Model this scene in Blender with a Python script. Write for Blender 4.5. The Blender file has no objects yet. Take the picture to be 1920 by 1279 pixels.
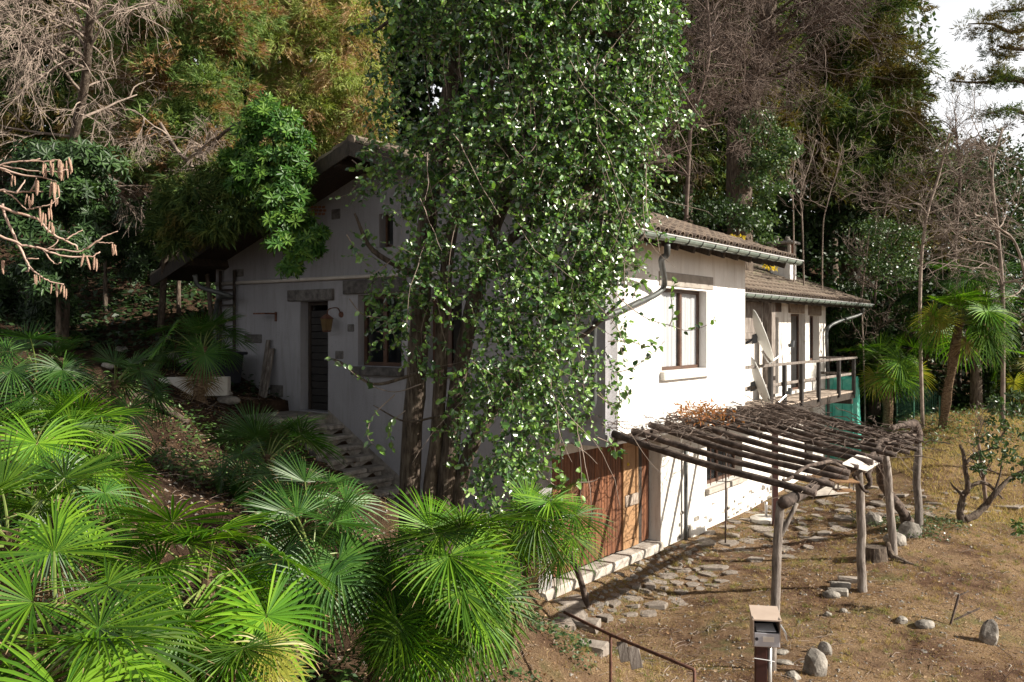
import bpy, math, random
import numpy as np
from mathutils import Vector, Matrix

random.seed(7); rng = np.random.default_rng(7)
sc = bpy.context.scene
col = sc.collection
RAD = math.radians

# ------------------------------------------------------------------ camera
F = 1654.0; CAMZ = 4.06
cam = bpy.data.cameras.new('camera'); cam_o = bpy.data.objects.new('camera', cam); col.objects.link(cam_o)
cam_o.location = (0, 0, CAMZ); cam_o.rotation_euler = (RAD(90), 0, 0)
cam.sensor_width = 36; cam.lens = F / 1920 * 36; cam.shift_y = -19.5 / 1920
cam.clip_end = 2000; cam.clip_start = 0.05
sc.camera = cam_o

# ------------------------------------------------------------------ light
SUN = Vector((0.90, -0.20, 0.53)).normalized()
world = bpy.data.worlds.new('World'); sc.world = world; world.use_nodes = True
nt = world.node_tree; nt.nodes.clear()
wo = nt.nodes.new('ShaderNodeOutputWorld'); bg = nt.nodes.new('ShaderNodeBackground')
sky = nt.nodes.new('ShaderNodeTexSky'); sky.sky_type = 'NISHITA'; sky.sun_disc = False
sky.sun_elevation = math.asin(SUN.z); sky.sun_rotation = math.atan2(SUN.x, SUN.y)
sky.air_density = 1.0; sky.dust_density = 4.0; sky.ozone_density = 1.0
bg.inputs[1].default_value = 0.036
# thin high cloud: the whole sky is veiled white
tcw = nt.nodes.new('ShaderNodeTexCoord'); cn = nt.nodes.new('ShaderNodeTexNoise'); cn.inputs['Scale'].default_value = 2.2; cn.inputs['Detail'].default_value = 6
nt.links.new(tcw.outputs['Generated'], cn.inputs['Vector'])
cr = nt.nodes.new('ShaderNodeMapRange'); cr.inputs[1].default_value = .3; cr.inputs[2].default_value = .7; cr.inputs[3].default_value = .45; cr.inputs[4].default_value = .85
nt.links.new(cn.outputs['Fac'], cr.inputs[0])
cm_ = nt.nodes.new('ShaderNodeMix'); cm_.data_type = 'RGBA'; 
# veil kept white near the horizon and dimmed overhead to cut ambient light
sz = nt.nodes.new('ShaderNodeSeparateXYZ'); nt.links.new(tcw.outputs['Generated'], sz.inputs[0])
hm = nt.nodes.new('ShaderNodeMapRange'); hm.interpolation_type = 'SMOOTHSTEP'; hm.inputs[1].default_value = .12; hm.inputs[2].default_value = .62; hm.inputs[3].default_value = 24.0; hm.inputs[4].default_value = 3.2
nt.links.new(sz.outputs[2], hm.inputs[0]); nt.links.new(hm.outputs[0], cm_.inputs[7])
nt.links.new(cr.outputs[0], cm_.inputs[0]); nt.links.new(sky.outputs[0], cm_.inputs[6])
nt.links.new(cm_.outputs[2], bg.inputs[0]); nt.links.new(bg.outputs[0], wo.inputs[0])
sl = bpy.data.lights.new('sun', 'SUN'); so = bpy.data.objects.new('sun', sl); col.objects.link(so)
sl.energy = 5.0; sl.angle = RAD(0.5); sl.color = (1.0, 0.93, 0.82)
so.rotation_euler = SUN.to_track_quat('Z', 'Y').to_euler(); so.location = (20, 0, 30)
sc.view_settings.view_transform = 'Standard'; sc.view_settings.look = 'None'
sc.view_settings.exposure = 1.15; sc.view_settings.gamma = 1.0; sc.view_settings.use_curve_mapping = False
sc.cycles.max_bounces = 5; sc.cycles.diffuse_bounces = 2; sc.cycles.glossy_bounces = 2
sc.cycles.transmission_bounces = 4; sc.cycles.transparent_max_bounces = 8

# ------------------------------------------------------------------ helpers
def A(*v): return np.array(v, float)
def unit(v):
    v = np.asarray(v, float); return v / (np.linalg.norm(v, axis=-1, keepdims=True) + 1e-9)
def U(px, py, Y):                       # the point at depth Y that is seen at a pixel of the photograph
    return A((px - 960) / F * Y, Y, CAMZ + (620 - py) / F * Y)

def wloc(o):
    v = Vector((0, 0, 0))
    while o is not None: v = v + o.location; o = o.parent
    return v

class Acc:
    def __init__(s): s.V = []; s.Fc = []; s.R = []; s.M = []; s.n = 0
    def add(s, V, Fs, rnd=None, mi=0):
        V = np.asarray(V, float).reshape(-1, 3); Fs = np.asarray(Fs, int)
        if len(Fs) == 0: return s
        s.V.append(V); s.Fc.append(Fs + s.n); s.n += len(V)
        if rnd is None: rnd = np.full(len(Fs), random.random())
        s.R.append(np.broadcast_to(np.asarray(rnd, float), (len(Fs),))); s.M.append(np.full(len(Fs), mi, int))
        return s
    def mesh(s, name, mats, smooth=False, off=(0, 0, 0)):
        me = bpy.data.meshes.new(name)
        if s.V:
            V = np.concatenate(s.V) - np.array(off)
            me.vertices.add(len(V)); me.vertices.foreach_set('co', V.astype(np.float32).ravel())
            tot = np.concatenate([np.full(len(f), f.shape[1], int) for f in s.Fc])
            idx = np.concatenate([f.ravel() for f in s.Fc])
            st = np.concatenate([[0], np.cumsum(tot)[:-1]])
            me.loops.add(len(idx)); me.loops.foreach_set('vertex_index', idx.astype(np.int32))
            me.polygons.add(len(tot)); me.polygons.foreach_set('loop_start', st.astype(np.int32))
            me.update(calc_edges=True)
            me.polygons.foreach_set('material_index', np.concatenate(s.M).astype(np.int32))
            me.polygons.foreach_set('use_smooth', np.full(len(tot), smooth))
            at = me.attributes.new('rnd', 'FLOAT', 'FACE')
            at.data.foreach_set('value', np.concatenate(s.R).astype(np.float32))
        for m in (mats if isinstance(mats, (list, tuple)) else [mats]): me.materials.append(m)
        return me
    def build(s, name, mats, parent=None, smooth=False, base=None, **kw):
        o = bpy.data.objects.new(name, None) if False else None
        if parent is not None: off = wloc(parent); loc = Vector((0, 0, 0))
        else:
            off = Vector(base) if base is not None else Vector((0, 0, 0)); loc = off
        o = bpy.data.objects.new(name, s.mesh(name, mats, smooth, off)); col.objects.link(o)
        o.location = loc; o.parent = parent
        tag(o, **kw); return o

def tag(o, label=None, cat=None, group=None, kind=None):
    if label: o['label'] = label
    if cat: o['category'] = cat
    if group: o['group'] = group
    if kind: o['kind'] = kind
def thing(name, loc, label, cat, group=None):
    o = bpy.data.objects.new(name, None); col.objects.link(o); o.location = Vector(loc)
    o.empty_display_size = 0.2; tag(o, label, cat, group); return o
def inst(name, me, parent, loc, rot=None, scale=None, **kw):     # loc in world space
    o = bpy.data.objects.new(name, me); col.objects.link(o); o.parent = parent
    o.location = Vector(loc) - (wloc(parent) if parent else Vector((0, 0, 0)))
    if rot is not None: o.rotation_mode = 'QUATERNION'; o.rotation_quaternion = rot
    if scale is not None: o.scale = scale if hasattr(scale, '__len__') else (scale,) * 3
    tag(o, **kw); return o

BOXF = np.array([[0, 3, 2, 1], [4, 5, 6, 7], [0, 1, 5, 4], [1, 2, 6, 5], [2, 3, 7, 6], [3, 0, 4, 7]])
def hexa(acc, c8, mi=0, rnd=None): return acc.add(c8, BOXF, rnd, mi)
def box(acc, lo, hi, mi=0, fr=None, rnd=None, jit=0.0):
    (x0, y0, z0), (x1, y1, z1) = lo, hi
    c = np.array([[x0, y0, z0], [x1, y0, z0], [x1, y1, z0], [x0, y1, z0], [x0, y0, z1], [x1, y0, z1], [x1, y1, z1], [x0, y1, z1]], float)
    if jit: c += rng.uniform(-jit, jit, c.shape)
    if fr is not None: c = fr(c)
    return hexa(acc, c, mi, rnd)
def bbox(acc, lo, hi, mi=0, fr=None, b=0.01, rnd=None):         # box with chamfered edges
    lo = np.array(lo, float); hi = np.array(hi, float); lo, hi = np.minimum(lo, hi), np.maximum(lo, hi)
    b = min(b, *(0.45 * (hi - lo)))
    V = []; idx = {}
    for i in range(8):
        s = [(i >> k) & 1 for k in range(3)]
        for a in range(3):
            p = [lo[k] + b if s[k] == 0 else hi[k] - b for k in range(3)]
            p[a] = hi[a] if s[a] else lo[a]
            idx[(tuple(s), a)] = len(V); V.append(p)
    Q = []; T = []
    for a in range(3):
        u, v = (a + 1) % 3, (a + 2) % 3
        for sa in (0, 1):
            ring = []
            for (su, sv) in ((0, 0), (1, 0), (1, 1), (0, 1)):
                s = [0, 0, 0]; s[a] = sa; s[u] = su; s[v] = sv; ring.append(idx[(tuple(s), a)])
            Q.append(ring if sa else ring[::-1])
        for su in (0, 1):
            for sv in (0, 1):
                s0 = [0, 0, 0]; s0[u] = su; s0[v] = sv; s1 = list(s0); s1[a] = 1
                q = [idx[(tuple(s0), u)], idx[(tuple(s1), u)], idx[(tuple(s1), v)], idx[(tuple(s0), v)]]
                Q.append(q if su == sv else q[::-1])
    for i in range(8):
        s = tuple((i >> k) & 1 for k in range(3)); q = [idx[(s, 0)], idx[(s, 1)], idx[(s, 2)]]
        T.append(q if sum(s) % 2 else q[::-1])
    V = np.array(V); V = fr(V) if fr is not None else V
    r = random.random() if rnd is None else rnd
    acc.add(V, Q, r, mi); n0 = acc.n - len(V)
    acc.V.append(np.zeros((0, 3))); acc.Fc.append(np.array(T) + n0); acc.R.append(np.full(8, r)); acc.M.append(np.full(8, mi, int))
    return acc

def spline(P, n=6):                     # Catmull-Rom through the points
    P = np.asarray(P, float)
    if len(P) < 3: return np.array([P[0] + (P[-1] - P[0]) * t for t in np.linspace(0, 1, n + 1)])
    Q = np.vstack([2 * P[0] - P[1], P, 2 * P[-1] - P[-2]]); out = []
    for i in range(1, len(Q) - 2):
        for t in np.linspace(0, 1, n, endpoint=False):
            a, b, c, d = Q[i - 1], Q[i], Q[i + 1], Q[i + 2]
            out.append(0.5 * (2 * b + (c - a) * t + (2 * a - 5 * b + 4 * c - d) * t * t + (3 * b - a - 3 * c + d) * t ** 3))
    out.append(P[-1]); return np.array(out)

def tubes(acc, P, R, sides=4, mi=0, rnd=None, caps=False):      # P: N x K x 3, R: N x K
    P = np.asarray(P, float); R = np.asarray(R, float)
    if P.ndim == 2: P = P[None]; R = np.broadcast_to(R, P.shape[:2])
    N, K, _ = P.shape; R = np.broadcast_to(R, (N, K))
    T = np.empty_like(P); T[:, 1:-1] = P[:, 2:] - P[:, :-2]; T[:, 0] = P[:, 1] - P[:, 0]; T[:, -1] = P[:, -1] - P[:, -2]
    T = unit(T); main = unit(P[:, -1] - P[:, 0] + 1e-6)
    ref = np.where(np.abs(main[:, 2:3]) > 0.8, A(1, 0, 0)[None], A(0, 0, 1)[None])
    Sx = unit(np.cross(T, ref[:, None])); Sy = np.cross(T, Sx)
    ang = np.linspace(0, 2 * math.pi, sides, endpoint=False)
    V = P[:, :, None] + R[:, :, None, None] * (np.cos(ang)[None, None, :, None] * Sx[:, :, None] + np.sin(ang)[None, None, :, None] * Sy[:, :, None])
    k = np.arange(K - 1)[:, None] * sides; j = np.arange(sides)[None]; j2 = (j + 1) % sides
    f = np.stack([k + j, k + sides + j, k + sides + j2, k + j2], -1).reshape(-1, 4)
    Fs = (f[None] + (np.arange(N) * K * sides)[:, None, None]).reshape(-1, 4)
    if rnd is None: rnd = np.repeat(rng.random(N), len(f))
    acc.add(V, Fs, rnd, mi)
    if caps:
        n0 = acc.n - N * K * sides
        for i in range(N):
            for kk, rev in ((0, False), (K - 1, True)):
                q = n0 + i * K * sides + kk * sides + np.arange(sides)
                acc.V.append(np.zeros((0, 3))); acc.Fc.append((q[::-1] if rev else q)[None]); acc.R.append(np.full(1, 0.5)); acc.M.append(np.full(1, mi, int))
    return acc
def tube(acc, pts, rad, sides=8, n=4, mi=0, caps=True, rough=0.0, smooth=True):
    P = spline(pts, n) if smooth and len(pts) > 2 else (np.asarray(pts, float) if len(pts) > 2 else np.array([np.asarray(pts[0]) + (np.asarray(pts[1]) - np.asarray(pts[0])) * t for t in np.linspace(0, 1, n + 1)]))
    rad = np.atleast_1d(rad); R = np.interp(np.linspace(0, 1, len(P)), np.linspace(0, 1, len(rad)), rad) if len(rad) > 1 else np.full(len(P), rad[0])
    if rough: R = R * (1 + rng.uniform(-rough, rough, len(P))); P = P + rng.normal(0, 1, P.shape) * (R[:, None] * rough * 0.6)
    return tubes(acc, P, R, sides, mi, None, caps)

def leaves(acc, P, D, N, L, W, fold=0.25, rnd=None, mi=0, ua=.28, ub=.7):      # pointed-oval leaves, folded along the midrib
    n = len(P); D = unit(D); S = unit(np.cross(D, N)); N2 = np.cross(S, D)
    L = np.broadcast_to(L, (n,))[:, None]; W = np.broadcast_to(W, (n,))[:, None]; h = fold * W
    V = np.stack([P, P + ua * L * D + .46 * W * S + h * N2, P + ub * L * D + .42 * W * S + h * N2, P + L * D,
                  P + ub * L * D - .42 * W * S + h * N2, P + ua * L * D - .46 * W * S + h * N2], 1)
    b = (np.arange(n) * 6)[:, None, None]; f = (np.array([[0, 3, 2, 1], [0, 5, 4, 3]])[None] + b).reshape(-1, 4)
    r = rng.random(n) if rnd is None else np.broadcast_to(rnd, (n,))
    return acc.add(V, f, np.repeat(r, 2), mi)
def blades(acc, P, D, S, L, W, rnd=None, mi=0):                 # narrow triangles: needles, grass, small sprays
    n = len(P); L = np.broadcast_to(L, (n,))[:, None]; W = np.broadcast_to(W, (n,))[:, None]
    V = np.stack([P - .5 * W * S, P + .5 * W * S, P + L * D], 1)
    r = rng.random(n) if rnd is None else np.broadcast_to(rnd, (n,))
    return acc.add(V, np.arange(n * 3).reshape(-1, 3), r, mi)
def quads4(acc, P, D, S, L, W, rnd=None, mi=0):                 # kite leaf
    n = len(P); L = np.broadcast_to(L, (n,))[:, None]; W = np.broadcast_to(W, (n,))[:, None]
    V = np.stack([P, P + .45 * L * D + .5 * W * S, P + L * D, P + .45 * L * D - .5 * W * S], 1)
    r = rng.random(n) if rnd is None else np.broadcast_to(rnd, (n,))
    return acc.add(V, np.arange(n * 4).reshape(-1, 4), r, mi)
def rdir(n): return unit(rng.normal(0, 1, (n, 3)))

# ------------------------------------------------------------------ materials
def newmat(name):
    m = bpy.data.materials.new(name); m.use_nodes = True; t = m.node_tree; t.nodes.clear()
    out = t.nodes.new('ShaderNodeOutputMaterial'); p = t.nodes.new('ShaderNodeBsdfPrincipled')
    t.links.new(p.outputs[0], out.inputs[0]); return m, t, p, out
def node(t, typ, **kw):
    n = t.nodes.new(typ)
    for k, v in kw.items():
        if k.startswith('i_'): n.inputs[k[2:].replace('_', ' ')].default_value = v
        else: setattr(n, k, v)
    return n
def ramp(t, fac, stops):
    r = t.nodes.new('ShaderNodeValToRGB'); e = r.color_ramp.elements
    while len(e) > 1: e.remove(e[0])
    e[0].position = stops[0][0]; e[0].color = (*stops[0][1], 1)
    for p, c in stops[1:]:
        x = e.new(p); x.color = (*c, 1)
    t.links.new(fac, r.inputs[0]); return r.outputs[0]
def mixc(t, fac, a, b, mode='MIX'):
    m = t.nodes.new('ShaderNodeMix'); m.data_type = 'RGBA'; m.blend_type = mode
    if isinstance(fac, (int, float)): m.inputs[0].default_value = fac
    else: t.links.new(fac, m.inputs[0])
    for i, v in ((6, a), (7, b)):
        if isinstance(v, tuple): m.inputs[i].default_value = (*v, 1)
        else: t.links.new(v, m.inputs[i])
    return m.outputs[2]
def noise(t, scale, detail=4, rough=0.55, vec=None, stretch=None):
    n = node(t, 'ShaderNodeTexNoise'); n.inputs['Scale'].default_value = scale; n.inputs['Detail'].default_value = detail; n.inputs['Roughness'].default_value = rough
    g = t.nodes.new('ShaderNodeTexCoord'); src = g.outputs['Object'] if vec is None else vec
    if stretch:
        mp = t.nodes.new('ShaderNodeMapping'); mp.inputs['Scale'].default_value = stretch; t.links.new(src, mp.inputs[0]); src = mp.outputs[0]
    t.links.new(src, n.inputs['Vector']); return n.outputs['Fac']
def bump(t, p, h, dist, strength=1.0):
    b = t.nodes.new('ShaderNodeBump'); b.inputs['Distance'].default_value = dist; b.inputs['Strength'].default_value = strength
    t.links.new(h, b.inputs['Height']); t.links.new(b.outputs[0], p.inputs['Normal'])

def surf(name, cols, scale=3, detail=6, rough=0.8, bscale=30, bdist=0.01, stretch=None, spec=0.4, metal=0.0, rnd_var=0.25, lo=0.35, hi=0.65, bstretch=None):
    """general surface: noise-mixed colours, fine relief, a little variation per piece"""
    m, t, p, out = newmat(name)
    f = noise(t, scale, detail, 0.6, stretch=stretch)
    n = len(cols); c = ramp(t, f, [(lo + (hi - lo) * i / max(1, n - 1), q) for i, q in enumerate(cols)])
    if rnd_var:
        a = node(t, 'ShaderNodeAttribute', attribute_name='rnd'); oi = t.nodes.new('ShaderNodeObjectInfo')
        s = node(t, 'ShaderNodeMath', operation='ADD'); t.links.new(a.outputs['Fac'], s.inputs[0]); t.links.new(oi.outputs['Random'], s.inputs[1])
        mr = node(t, 'ShaderNodeMapRange'); mr.inputs[2].default_value = 2.0; mr.inputs[3].default_value = 1 - rnd_var; mr.inputs[4].default_value = 1 + rnd_var
        t.links.new(s.outputs[0], mr.inputs[0])
        vm = node(t, 'ShaderNodeVectorMath', operation='SCALE'); t.links.new(c, vm.inputs[0]); t.links.new(mr.outputs[0], vm.inputs['Scale']); c = vm.outputs[0]
    t.links.new(c, p.inputs['Base Color']); p.inputs['Roughness'].default_value = rough
    p.inputs['Specular IOR Level'].default_value = spec; p.inputs['Metallic'].default_value = metal
    if bdist: bump(t, p, noise(t, bscale, 6, 0.65, stretch=bstretch or stretch), bdist)
    return m

def leafmat(name, cols, rough=0.45, transl=0.35, spec=0.5, patch=0.0, patch_scale=1.0, patch_cols=None, tcol=1.6, ov=(.75, 1.25)):
    m, t, p, out = newmat(name)
    a = node(t, 'ShaderNodeAttribute', attribute_name='rnd')
    oi = t.nodes.new('ShaderNodeObjectInfo')
    fac = a.outputs['Fac']
    c = ramp(t, fac, [(i / max(1, len(cols) - 1), q) for i, q in enumerate(cols)])
    if patch_cols:
        f = noise(t, patch_scale, 3, 0.5); c2 = ramp(t, fac, [(i / max(1, len(patch_cols) - 1), q) for i, q in enumerate(patch_cols)])
        mr = node(t, 'ShaderNodeMapRange'); mr.inputs[1].default_value = 0.62 - patch * 0.3; mr.inputs[2].default_value = 0.70 - patch * 0.3
        t.links.new(f, mr.inputs[0]); c = mixc(t, mr.outputs[0], c, c2)
    mr = node(t, 'ShaderNodeMapRange'); mr.inputs[3].default_value = ov[0]; mr.inputs[4].default_value = ov[1]
    t.links.new(oi.outputs['Random'], mr.inputs[0])
    vm = node(t, 'ShaderNodeVectorMath', operation='SCALE'); t.links.new(c, vm.inputs[0]); t.links.new(mr.outputs[0], vm.inputs['Scale']); c = vm.outputs[0]
    t.links.new(c, p.inputs['Base Color']); p.inputs['Roughness'].default_value = rough; p.inputs['Specular IOR Level'].default_value = spec
    tr = t.nodes.new('ShaderNodeBsdfTranslucent')
    vt = node(t, 'ShaderNodeVectorMath', operation='MULTIPLY'); t.links.new(c, vt.inputs[0]); vt.inputs[1].default_value = (tcol * 1.1, tcol * 1.15, tcol * .5)
    t.links.new(vt.outputs[0], tr.inputs[0])
    mx = t.nodes.new('ShaderNodeMixShader'); mx.inputs[0].default_value = transl
    t.links.new(p.outputs[0], mx.inputs[1]); t.links.new(tr.outputs[0], mx.inputs[2]); t.links.new(mx.outputs[0], out.inputs[0])
    return m

M = {}
# plaster: pale, streaked by rain, blotchy
def plaster(name, base, dirt, dirtamt=0.5):
    m, t, p, out = newmat(name)
    f1 = noise(t, 1.1, 6, 0.6, stretch=(1, 1, .5)); f2 = noise(t, 6, 5, 0.7, stretch=(1, 1, .12)); f3 = noise(t, 14, 6, 0.7)
    c = mixc(t, ramp(t, f1, [(.42, (0, 0, 0)), (.68, (1, 1, 1))]), base, tuple(b * .82 for b in base))
    s = node(t, 'ShaderNodeMath', operation='MULTIPLY'); s.inputs[1].default_value = dirtamt
    t.links.new(ramp(t, f2, [(.5, (0, 0, 0)), (.75, (1, 1, 1))]), s.inputs[0]); c = mixc(t, s.outputs[0], c, dirt)
    s2 = node(t, 'ShaderNodeMath', operation='MULTIPLY'); s2.inputs[1].default_value = dirtamt * .7
    t.links.new(ramp(t, f3, [(.60, (0, 0, 0)), (.72, (1, 1, 1))]), s2.inputs[0]); c = mixc(t, s2.outputs[0], c, dirt)
    t.links.new(c, p.inputs['Base Color']); p.inputs['Roughness'].default_value = .9; p.inputs['Specular IOR Level'].default_value = .2
    bump(t, p, noise(t, 45, 8, .7), .012)
    return m
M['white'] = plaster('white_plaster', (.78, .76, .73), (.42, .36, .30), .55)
M['grey'] = plaster('shade_grey_plaster', (.315, .308, .325), (.18, .17, .165), .6)  # same house plaster darkened; the gable's shade is put into the colour
M['oldwhite'] = plaster('flaking_plaster', (.72, .69, .64), (.36, .30, .24), .75)
M['stone'] = surf('dressed_stone', [(.16, .15, .14), (.25, .235, .22), (.33, .31, .29)], 9, rough=.9, bscale=40, bdist=.02)
M['darkstone'] = surf('dark_lintel_stone', [(.06, .055, .052), (.11, .10, .095), (.16, .15, .14)], 9, rough=.9, bscale=40, bdist=.02)
M['concrete'] = surf('concrete', [(.27, .24, .21), (.42, .38, .33)], 4, rough=.9, bscale=50, bdist=.01)
M['brick'] = surf('red_brick', [(.20, .09, .06), (.30, .14, .09)], 9, rough=.9, bdist=.01)
M['mortar'] = surf('brown_mortar', [(.16, .12, .09), (.27, .22, .17)], 8, rough=.95, bdist=.02)
M['planks'] = surf('stained_planks', [(.06, .022, .010), (.13, .048, .020), (.20, .08, .034)], 5, rough=.6, bscale=25, bdist=.006, stretch=(6, 6, .4), rnd_var=.3)
M['palewood'] = surf('pale_wood', [(.22, .12, .055), (.34, .195, .095)], 5, rough=.6, bdist=.004, stretch=(6, 6, .5), rnd_var=.12)
M['brownframe'] = surf('brown_painted_wood', [(.055, .028, .018), (.10, .05, .03)], 8, rough=.5, bdist=.002)
M['darkwood'] = surf('dark_wood', [(.018, .013, .010), (.05, .035, .025)], 6, rough=.7, bdist=.005, stretch=(4, 4, 1))
M['greywood'] = surf('weathered_wood', [(.09, .075, .062), (.18, .15, .13), (.30, .265, .235)], 5, rough=.85, bscale=26, bdist=.012, stretch=(5, 5, .7))
M['polewood'] = surf('pole_wood', [(.024, .016, .012), (.055, .039, .031), (.12, .09, .075)], 7, rough=.9, bscale=30, bdist=.012)
M['blackwood'] = surf('black_stained_wood', [(.010, .009, .009), (.022, .018, .016)], 6, rough=.6, bdist=.003)
M['deck'] = surf('deck_wood', [(.20, .155, .12), (.34, .28, .23)], 8, rough=.85, bdist=.006)
M['tile'] = surf('clay_roof_tile', [(.06, .044, .035), (.13, .095, .072), (.22, .175, .13), (.18, .17, .10)], 2.2, detail=9, rough=.85, bscale=30, bdist=.008, rnd_var=.35)
M['zinc'] = surf('green_grey_zinc', [(.15, .19, .165), (.24, .285, .25)], 4, rough=.45, bdist=.002, metal=.35, spec=.5)
M['pipe'] = surf('dark_metal_pipe', [(.05, .055, .055), (.10, .105, .10)], 6, rough=.5, bdist=.002, metal=.3)
M['bark'] = surf('bark', [(.035, .024, .017), (.09, .065, .048), (.15, .12, .09)], 8, rough=.95, bscale=18, bdist=.03, stretch=(3, 3, .6))
M['paletwig'] = surf('pale_twig', [(.13, .10, .08), (.28, .22, .18)], 5, rough=.85, bdist=0, rnd_var=.35)
M['darktwig'] = surf('brown_twig', [(.07, .05, .04), (.15, .11, .09)], 5, rough=.9, bdist=0, rnd_var=.4)
M['vinewood'] = surf('vine_wood', [(.03, .021, .016), (.07, .05, .04), (.14, .105, .085)], 12, rough=.95, bdist=.01)
M['rust'] = surf('rusty_iron', [(.06, .025, .018), (.14, .06, .035)], 20, rough=.8, bdist=.002)
M['redpost'] = surf('red_brown_steel', [(.04, .013, .010), (.065, .02, .015)], 9, rough=.55, bdist=.001)
M['rock'] = surf('field_stone', [(.12, .105, .09), (.22, .20, .175), (.33, .30, .26)], 6, detail=9, rough=.9, bscale=20, bdist=.02, rnd_var=.3)
M['flag'] = surf('flagstone', [(.13, .105, .085), (.23, .195, .165), (.31, .27, .23)], 6, rough=.85, bscale=22, bdist=.012, rnd_var=.25)
M['stair'] = surf('stair_stone', [(.16, .14, .12), (.28, .25, .22), (.36, .33, .29)], 6, rough=.9, bscale=18, bdist=.02)
M['fiber'] = surf('palm_fibre', [(.06, .035, .02), (.16, .10, .055), (.28, .20, .12)], 14, rough=.95, bscale=40, bdist=.03, stretch=(1, 1, 3))
M['dish'] = surf('dish_paint', [(.70, .70, .66), (.78, .78, .74)], 3, rough=.45, bdist=0, rnd_var=0)
M['plastic'] = surf('grey_plastic', [(.05, .055, .06), (.08, .085, .09)], 3, rough=.4, bdist=0)
M['alu'] = surf('aluminium', [(.55, .55, .55), (.65, .65, .65)], 3, rough=.35, bdist=0, metal=.6)
M['black'] = surf('black_plastic', [(.012, .013, .018), (.02, .022, .03)], 3, rough=.4, bdist=0)
M['mboxtop'] = surf('beige_metal', [(.42, .33, .27), (.50, .40, .33)], 3, rough=.4, bdist=0, rnd_var=.02)
M['mboxfront'] = surf('silver_metal', [(.42, .42, .46), (.50, .50, .54)], 3, rough=.4, bdist=0, metal=.2, rnd_var=.02)
M['paper'] = surf('paper', [(.6, .6, .62), (.7, .7, .7)], 9, rough=.8, bdist=0)
M['teal'] = surf('teal_sheet', [(.05, .42, .32), (.10, .52, .40), (.2, .58, .46)], 3, rough=.5, bdist=.01)
M['board'] = surf('grey_board', [(.42, .38, .35), (.50, .46, .42)], 5, rough=.7, bdist=.003)
M['catkin'] = surf('catkin', [(.38, .23, .16), (.56, .38, .28)], 30, rough=.9, bscale=250, bdist=.004, rnd_var=.2)
M['whiteconc'] = surf('pale_concrete', [(.55, .52, .47), (.66, .63, .58)], 6, rough=.9, bdist=.006)
M['green_wire'] = surf('green_wire', [(.02, .08, .05), (.03, .12, .07)], 6, rough=.5, bdist=0)
M['curtain'] = surf('white_curtain', [(.70, .71, .73), (.82, .83, .85)], 3, rough=.9, bdist=0, stretch=(5, 5, .3))
M['lampglass'] = surf('amber_glass', [(.10, .065, .03), (.15, .10, .045)], 6, rough=.3, bdist=0)
m, t, p, out = newmat('window_glass'); M['glass'] = m
p.inputs['Base Color'].default_value = (.02, .025, .03, 1); p.inputs['Roughness'].default_value = .04; p.inputs['Specular IOR Level'].default_value = .8
gl = t.nodes.new('ShaderNodeBsdfTransparent'); mx = t.nodes.new('ShaderNodeMixShader'); mx.inputs[0].default_value = .82
t.links.new(p.outputs[0], mx.inputs[1]); t.links.new(gl.outputs[0], mx.inputs[2]); t.links.new(mx.outputs[0], out.inputs[0])

M['holly'] = leafmat('glossy_leaf', [(.014, .040, .012), (.036, .095, .020), (.08, .175, .03), (.19, .31, .06)], rough=.33, transl=.2, spec=1.0)
M['palm'] = leafmat('palm_leaf', [(.016, .060, .005), (.055, .14, .008), (.16, .28, .018)], rough=.5, transl=.3, spec=.25, tcol=1.7, ov=(.45, 1.45))
M['palmbrown'] = leafmat('dead_palm_leaf', [(.12, .075, .04), (.24, .165, .09), (.36, .27, .16)], rough=.8, transl=.15, spec=.15)
M['palmdark'] = leafmat('palm_leaf_dark', [(.010, .042, .008), (.028, .085, .010), (.06, .14, .015)], rough=.45, transl=.2, spec=.5)  # darker leaf copy, shade put into the colour of the shaded palms
M['palmyellow'] = leafmat('palm_leaf_yellow', [(.10, .13, .02), (.20, .20, .03), (.28, .24, .05)], rough=.45, transl=.3, spec=.4)
M['stalk'] = surf('palm_stalk', [(.10, .15, .03), (.18, .22, .06)], 5, rough=.5, bdist=0)
M['cypress'] = leafmat('cypress_spray', [(.08, .15, .04), (.15, .24, .07), (.24, .33, .10)], rough=.7, transl=.3, spec=.2, patch=.45, patch_scale=1.3, patch_cols=[(.20, .105, .055), (.33, .19, .10), (.38, .27, .15)])
M['olive'] = leafmat('olive_spray', [(.12, .17, .04), (.21, .27, .07), (.31, .34, .11)], rough=.7, transl=.3, spec=.2, patch=.5, patch_scale=1.4, patch_cols=[(.21, .125, .065), (.34, .22, .12), (.35, .28, .16)])
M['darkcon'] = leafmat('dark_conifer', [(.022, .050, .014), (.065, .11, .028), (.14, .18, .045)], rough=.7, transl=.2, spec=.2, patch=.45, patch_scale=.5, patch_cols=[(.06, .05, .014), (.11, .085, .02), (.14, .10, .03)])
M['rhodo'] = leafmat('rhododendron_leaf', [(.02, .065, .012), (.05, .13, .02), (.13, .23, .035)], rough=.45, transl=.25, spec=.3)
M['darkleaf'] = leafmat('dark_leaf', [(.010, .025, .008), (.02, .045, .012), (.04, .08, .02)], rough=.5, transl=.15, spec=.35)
M['midleaf'] = leafmat('mid_leaf', [(.025, .06, .015), (.05, .10, .022), (.09, .15, .035)], rough=.45, transl=.2, spec=.45)
M['ivy'] = leafmat('ivy_leaf', [(.02, .05, .015), (.04, .08, .025), (.10, .15, .05)], rough=.4, transl=.15, spec=.5)
M['yellowleaf'] = leafmat('yellow_leaf', [(.45, .32, .02), (.6, .45, .04)], rough=.6, transl=.3)
M['dryleaf'] = leafmat('dry_leaf', [(.10, .05, .025), (.20, .11, .055), (.33, .21, .12), (.42, .32, .22)], rough=.8, transl=.1, spec=.2)
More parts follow.
